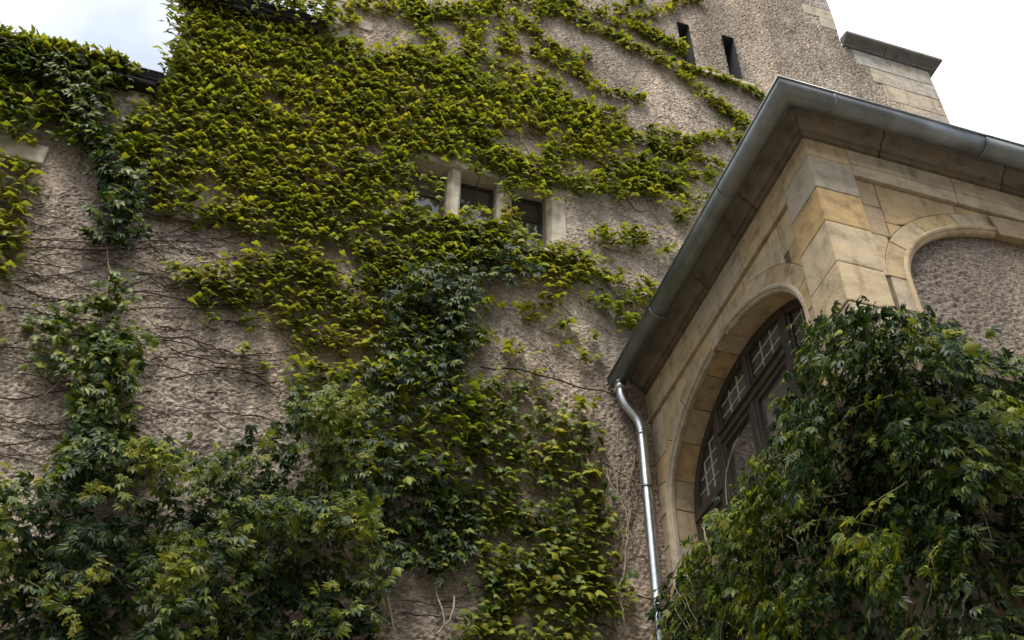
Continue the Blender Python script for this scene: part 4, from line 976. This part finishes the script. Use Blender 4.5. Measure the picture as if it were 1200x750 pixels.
VS = [([(615, 375), (635, 410), (655, 450), (680, 490), (700, 530), (718, 590)], .007, 'bark_pale'), ([(590, 375), (612, 420), (628, 460), (645, 490)], .006, 'bark_pale'), ([(570, 400), (590, 430), (600, 450)], .006, 'bark_pale'),
      ([(560, 435), (610, 440), (660, 452), (715, 465)], .011, 'bark_dark'), ([(672, 515), (683, 530), (686, 560)], .009, 'bark_pale'), ([(660, 510), (662, 545)], .007, 'bark_pale'), ([(700, 540), (712, 570), (728, 600), (735, 630), (748, 650)], .008, 'bark_pale'),
      ([(683, 630), (682, 670), (688, 710), (685, 750)], .010, 'bark_pale'), ([(730, 630), (728, 670), (722, 700), (730, 750)], .011, 'bark_pale'), ([(735, 640), (734, 680), (726, 710), (735, 752)], .009, 'bark_pale'), ([(706, 660), (710, 690), (718, 720), (722, 752)], .009, 'bark_pale'),
      ([(675, 700), (672, 720), (660, 740)], .007, 'bark_pale'), ([(700, 545), (730, 560), (752, 570)], .006, 'bark_dark'), ([(720, 600), (738, 575), (750, 545)], .006, 'bark_dark'), ([(705, 675), (730, 660), (755, 655), (772, 680)], .006, 'bark_dark'), ([(540, 690), (600, 700), (680, 690), (760, 705)], .010, 'bark_dark'), ([(690, 470), (696, 520), (715, 560), (725, 610)], .006, 'bark_pale'), ([(560, 545), (590, 570), (610, 590)], .008, 'bark_dark')]
for pts, r_, mt in VS: wall_stem(rt, WALL, pts, r_, r_*.75, mt, out=RNG.uniform(.03, .09), jit=.012)
for k in range(34):
    x = RNG.uniform(640, 748); y = RNG.uniform(470, 670); wall_stem(rt, WALL, [(x, y), (x+RNG.normal(0, 7), y+30), (x+RNG.normal(0, 10), y+60), (x+RNG.normal(4, 14), y+95)], .005, .003, 'bark_pale' if k % 2 else 'bark_dark', out=RNG.uniform(.02, .07), jit=.014)
rt.finish(220, 10.0)

# 8 --- leafless tendrils on the bare render at the left
ten = Plant('dry_tendrils', 'dark leafless creeper tendrils spreading sideways over bare left wall', 'leaf_yellow', (-1.0, Y0-0.03, 0))
TEN = [[(20, 335), (50, 350), (90, 356), (115, 345)], [(8, 362), (50, 368), (95, 378), (130, 376)], [(145, 345), (190, 348), (230, 358), (300, 358), (350, 362)], [(150, 365), (200, 364), (250, 368)], [(165, 398), (210, 398), (250, 408), (280, 420), (340, 412)], [(150, 448), (200, 445), (250, 438), (270, 428)],
       [(250, 432), (290, 440), (320, 455), (345, 465)], [(0, 470), (40, 468), (80, 460), (105, 456)], [(0, 290), (50, 284), (125, 288)], [(0, 295), (60, 294), (125, 296)], [(150, 255), (190, 260), (260, 268)], [(160, 286), (220, 285), (260, 290)], [(0, 525), (30, 522), (60, 515), (85, 512)], [(0, 408), (35, 412), (60, 418)], [(290, 272), (300, 300), (306, 322)], [(200, 410), (240, 425), (275, 430), (330, 425)]]
for t in TEN: wall_stem(ten, WALL, t, .0085, .005, 'bark_dark', out=.03, jit=.010)
for k in range(230):
    x = RNG.uniform(-20, 300); y = RNG.uniform(225, 535); L = RNG.uniform(50, 130); a = RNG.normal(.08, .16)
    wall_stem(ten, WALL, [(x+t*L, y+t*L*math.tan(a)+RNG.normal(0, 4)) for t in np.linspace(0, 1, 5)], RNG.uniform(.003, .0075), .002, 'bark_dark', out=.022, jit=.012)
for k in range(30):                           # bottom centre
    x = RNG.uniform(440, 700); y = RNG.uniform(640, 740); L = RNG.uniform(40, 110); a = RNG.normal(.05, .3)
    wall_stem(ten, WALL, [(x+t*L, y+t*L*math.tan(a)+RNG.normal(0, 4)) for t in np.linspace(0, 1, 5)], RNG.uniform(.004, .008), .002, 'bark_dark' if k % 3 else 'bark_pale', out=.03, jit=.012)
for k in range(70):
    x = RNG.uniform(560, 860); y = RNG.uniform(110, 420)
    L = RNG.uniform(30, 80); a = RNG.normal(.45, .2)
    pts = [(x+t*L, y+t*L*math.tan(a)+RNG.normal(0, 3)) for t in np.linspace(0, 1, 5)]
    if any(inpoly(np.array([q[0]]), np.array([q[1]]), e)[0] for q in pts for e in WINX): continue
    wall_stem(ten, WALL, pts, .004, .002, 'bark_dark', out=.022, jit=.012)
ten.finish(0)

# 9 --- the big plant over the corner of the wing
wv = Plant('climbing_vine', 'large vine bulging over the corner and front of the sandstone wing', 'leaf_dark', (4.6, Y1-0.2, 0))
WPOLY = [(955, 378), (985, 364), (1030, 362), (1070, 366), (1100, 380), (1150, 400), (1215, 438), (1330, 450), (1450, 470), (1500, 900), (770, 900), (775, 700), (800, 668), (830, 625), (862, 594), (893, 550), (909, 506), (926, 458), (938, 418)]
HOLLOW = [(985, 440), (1010, 425), (1060, 430), (1110, 455), (1130, 480), (1090, 500), (1050, 490), (1040, 520), (1060, 550), (1080, 590), (1050, 620), (990, 620), (960, 640), (930, 660), (905, 650), (930, 600), (965, 575), (985, 560), (990, 500), (975, 470)]
HOLLOW2 = [(1060, 540), (1120, 560), (1140, 640), (1120, 700), (1060, 660), (1060, 600)]
HOLLOW3 = [(1090, 640), (1160, 660), (1150, 750), (1060, 760), (1060, 690)]
HOLLOW4 = [(925, 640), (985, 630), (1000, 700), (990, 760), (930, 760), (905, 700)]
box_s = (-9.0, -4.7, 4.4, 8.7); box_f = (4.25, 8.4, 4.2, 8.6)
EX = [HOLLOW, HOLLOW2, HOLLOW3]
def wing_scatter(S, poly, d, off, size, bulge, bs, box, kinds, mat, droop=(.3, 1.3), excl=EX, soft=8):
    p, b, sz = scatter(S, poly, d, off, size, bulge=bulge, bscale=bs, soft=soft, excl=excl, box=box)
    wall_leaves(wv, S, p, sz, kinds=kinds, droop=droop, yaw=.9, roll=.5, mat=mat)
for S, bx in ((SIDE, box_s), (FRONT, box_f)):
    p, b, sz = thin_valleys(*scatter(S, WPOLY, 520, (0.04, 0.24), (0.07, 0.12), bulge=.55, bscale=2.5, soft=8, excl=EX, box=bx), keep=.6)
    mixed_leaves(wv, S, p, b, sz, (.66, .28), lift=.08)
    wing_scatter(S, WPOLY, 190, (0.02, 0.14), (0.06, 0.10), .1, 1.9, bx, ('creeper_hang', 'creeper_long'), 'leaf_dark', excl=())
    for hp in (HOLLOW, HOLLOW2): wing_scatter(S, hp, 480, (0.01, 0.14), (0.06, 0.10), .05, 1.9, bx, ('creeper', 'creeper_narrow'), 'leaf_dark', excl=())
# overhanging crown at the top of the corner, bright big leaves
TOPP = [(960, 375), (1000, 362), (1060, 366), (1115, 385), (1140, 430), (1120, 450), (1070, 425), (1020, 420), (985, 435), (950, 420)]
for S, bx in ((SIDE, (-7.0, -4.7, 6.2, 8.6)), (FRONT, (4.2, 6.4, 6.2, 8.6))):
    wing_scatter(S, TOPP, 760, (0.15, 0.85), (0.05, 0.11), .25, 2.4, bx, ('creeper', 'creeper_narrow'), 'leaf_dark', excl=(), soft=6)
    wing_scatter(S, [(985, 360), (1075, 360), (1112, 384), (1130, 420), (1060, 408), (1000, 418), (975, 400)], 110, (0.40, 0.80), (0.07, 0.115), .2, 2.4, bx, ('ivy', 'ivy_flat', 'ivy_curl'), 'leaf_yellow', excl=(), soft=6, droop=(.2, 1.1))
# mid clump right of the hollow, tier of broad ivy leaves below it
wing_scatter(FRONT, [(1035, 470), (1085, 455), (1130, 480), (1190, 470), (1215, 560), (1150, 590), (1100, 560), (1040, 520)], 330, (0.15, 0.40), (0.07, 0.12), .35, 2.2, box_f, ('creeper', 'creeper_narrow', 'ivy'), 'leaf_green', excl=(), soft=6)
wing_scatter(FRONT, [(1025, 640), (1050, 625), (1080, 630), (1090, 665), (1075, 700), (1030, 700), (1005, 690), (1005, 665)], 150, (0.34, 0.52), (0.12, 0.17), .1, 2.2, box_f, ('ivy', 'ivy_flat'), 'leaf_green', droop=(.7, 1.3), excl=(), soft=3)
wing_scatter(FRONT, [(990, 705), (1040, 700), (1100, 720), (1120, 760), (985, 770)], 200, (0.3, 0.5), (0.10, 0.15), .1, 2.2, box_f, ('ivy', 'creeper', 'ivy_flat'), 'leaf_green', droop=(.5, 1.3), excl=(), soft=4)
wing_scatter(FRONT, [(1000, 480), (1040, 478), (1035, 500), (1000, 500)], 120, (0.3, 0.5), (0.12, 0.16), .1, 2.2, box_f, ('ivy', 'ivy_flat'), 'leaf_yellow', excl=(), soft=3)
WST = [(FRONT, [(1038, 420), (1055, 432), (1072, 440), (1092, 460)], .012, .4), (FRONT, [(1068, 438), (1078, 455), (1092, 462)], .009, .4), (FRONT, [(1030, 518), (1040, 545), (1055, 570), (1085, 582)], .010, .3), (FRONT, [(1175, 445), (1190, 458), (1215, 480)], .010, .25), (FRONT, [(1170, 440), (1190, 450), (1215, 455)], .008, .25),
       (FRONT, [(1110, 670), (1102, 700), (1094, 725), (1090, 760)], .022, .1), (FRONT, [(1135, 695), (1120, 712), (1112, 735), (1108, 760)], .018, .12), (FRONT, [(1108, 690), (1112, 712), (1100, 730)], .013, .1), (FRONT, [(1120, 728), (1140, 722), (1152, 740), (1158, 760)], .016, .15), (FRONT, [(1118, 735), (1130, 742), (1140, 760)], .012, .15),
       (SIDE, [(905, 520), (896, 540), (890, 570), (891, 600)], .012, .3), (SIDE, [(855, 625), (862, 645), (866, 670)], .008, .25), (SIDE, [(895, 625), (900, 650), (908, 660)], .008, .2), (SIDE, [(890, 660), (915, 670), (930, 690)], .009, .25), (SIDE, [(965, 635), (985, 650), (995, 685)], .009, .3),
       (SIDE, [(880, 690), (886, 720), (890, 755)], .009, .25), (SIDE, [(945, 720), (950, 735), (956, 760)], .009, .25), (SIDE, [(820, 660), (818, 690), (812, 715)], .008, .2), (SIDE, [(840, 640), (846, 665), (848, 690)], .008, .2), (FRONT, [(1120, 615), (1130, 640), (1135, 665)], .008, .25), (FRONT, [(1145, 585), (1165, 605), (1200, 635)], .009, .25), (FRONT, [(1198, 555), (1195, 575), (1188, 587)], .008, .35)]
for S, pts, r_, o_ in WST: wall_stem(wv, S, pts, r_*.7, r_*.45, 'bark_pale', out=o_, jit=.006)
for k in range(46):
    S = FRONT if k % 3 == 0 else SIDE; x = RNG.uniform(830, 990) if S is SIDE else RNG.uniform(1040, 1190); y = RNG.uniform(610, 710) if S is SIDE else RNG.uniform(540, 700)
    wall_stem(wv, S, [(x, y), (x+RNG.normal(2, 5), y+25), (x+RNG.normal(4, 9), y+55), (x+RNG.normal(8, 14), y+85)], .0045, .002, 'bark_pale' if k % 3 else 'bark_dark', out=RNG.uniform(.05, .35), jit=.008)
shoots(wv, SIDE, WPOLY, 55, (.2, .55), box_s)
shoots(wv, FRONT, WPOLY, 45, (.25, .6), box_f)
wv.finish(300, 14.0)

# ------------------------------------------------------------------ trees across the yard (behind the viewer, mirrored in the panes)
def yard_tree():
    t = thing('broadleaf_tree', 'tall leafy tree across the yard mirrored in the window panes', 'tree', (0, 0, 0), 'yard trees mirrored in the windows')
    m_v, m_t = tube_arrays(smooth_path([(0, 0, 0), (.1, 0, 3), (-.1, .1, 7), (.1, 0, 12), (0, 0, 16)], 16, .03), np.linspace(.42, .08, 16), 10)
    link('trunk', raw_mesh('trunk', m_v, m_t, True), MAT['bark_dark'], t)
    for k in range(11):
        a = k*2.4; z = 5+k*.95; L = 4.6-abs(k-4)*.35
        v, f = tube_arrays(smooth_path([(0, 0, z), (L*.5*math.cos(a), L*.5*math.sin(a), z+.8), (L*math.cos(a), L*math.sin(a), z+2.0)], 8, .06), np.linspace(.14, .03, 8), 6)
        link('limb', raw_mesh('limb', v, f, True), MAT['bark_dark'], t)
    rg = np.random.default_rng(3); n = 15000
    cl = rg.normal(0, 1, (70, 3)); cl /= np.linalg.norm(cl, axis=1)[:, None]; cl *= rg.uniform(.45, 1, (70, 1))*np.array([5.0, 5.0, 7.0]); cl += (0, 0, 12.5)
    P = cl[rg.integers(0, 70, n)]+rg.normal(0, .85, (n, 3))
    D = rg.normal(0, 1, (n, 3)); D /= np.linalg.norm(D, axis=1)[:, None]; E2 = np.cross(D, rg.normal(0, 1, (n, 3))); E2 /= np.linalg.norm(E2, axis=1)[:, None]
    sz = rg.uniform(.16, .3, (n, 1)); V = np.stack([P-D*sz, P+E2*sz*.55, P+D*sz, P-E2*sz*.55], 1).reshape(-1, 3)
    T = np.arange(4*n).reshape(n, 4)
    o = link('crown', raw_mesh('crown', V, T), MAT['leaf_green'], t); o['kind'] = 'stuff'
    return t
tr0 = yard_tree()
for k, (x, y, sc_, a) in enumerate([(-12.5, -9, .85, 1.3), (-3.5, -15, .9, 2.2), (8, -14, .85, 3.9)]):
    if k == 0: o = tr0
    else:
        o = tr0.copy(); COL.objects.link(o)
        for ch in tr0.children:
            c = ch.copy(); COL.objects.link(c); c.parent = o
    o.location = (x, y, 0); o.rotation_euler = (0, 0, a); o.scale = (sc_,)*3
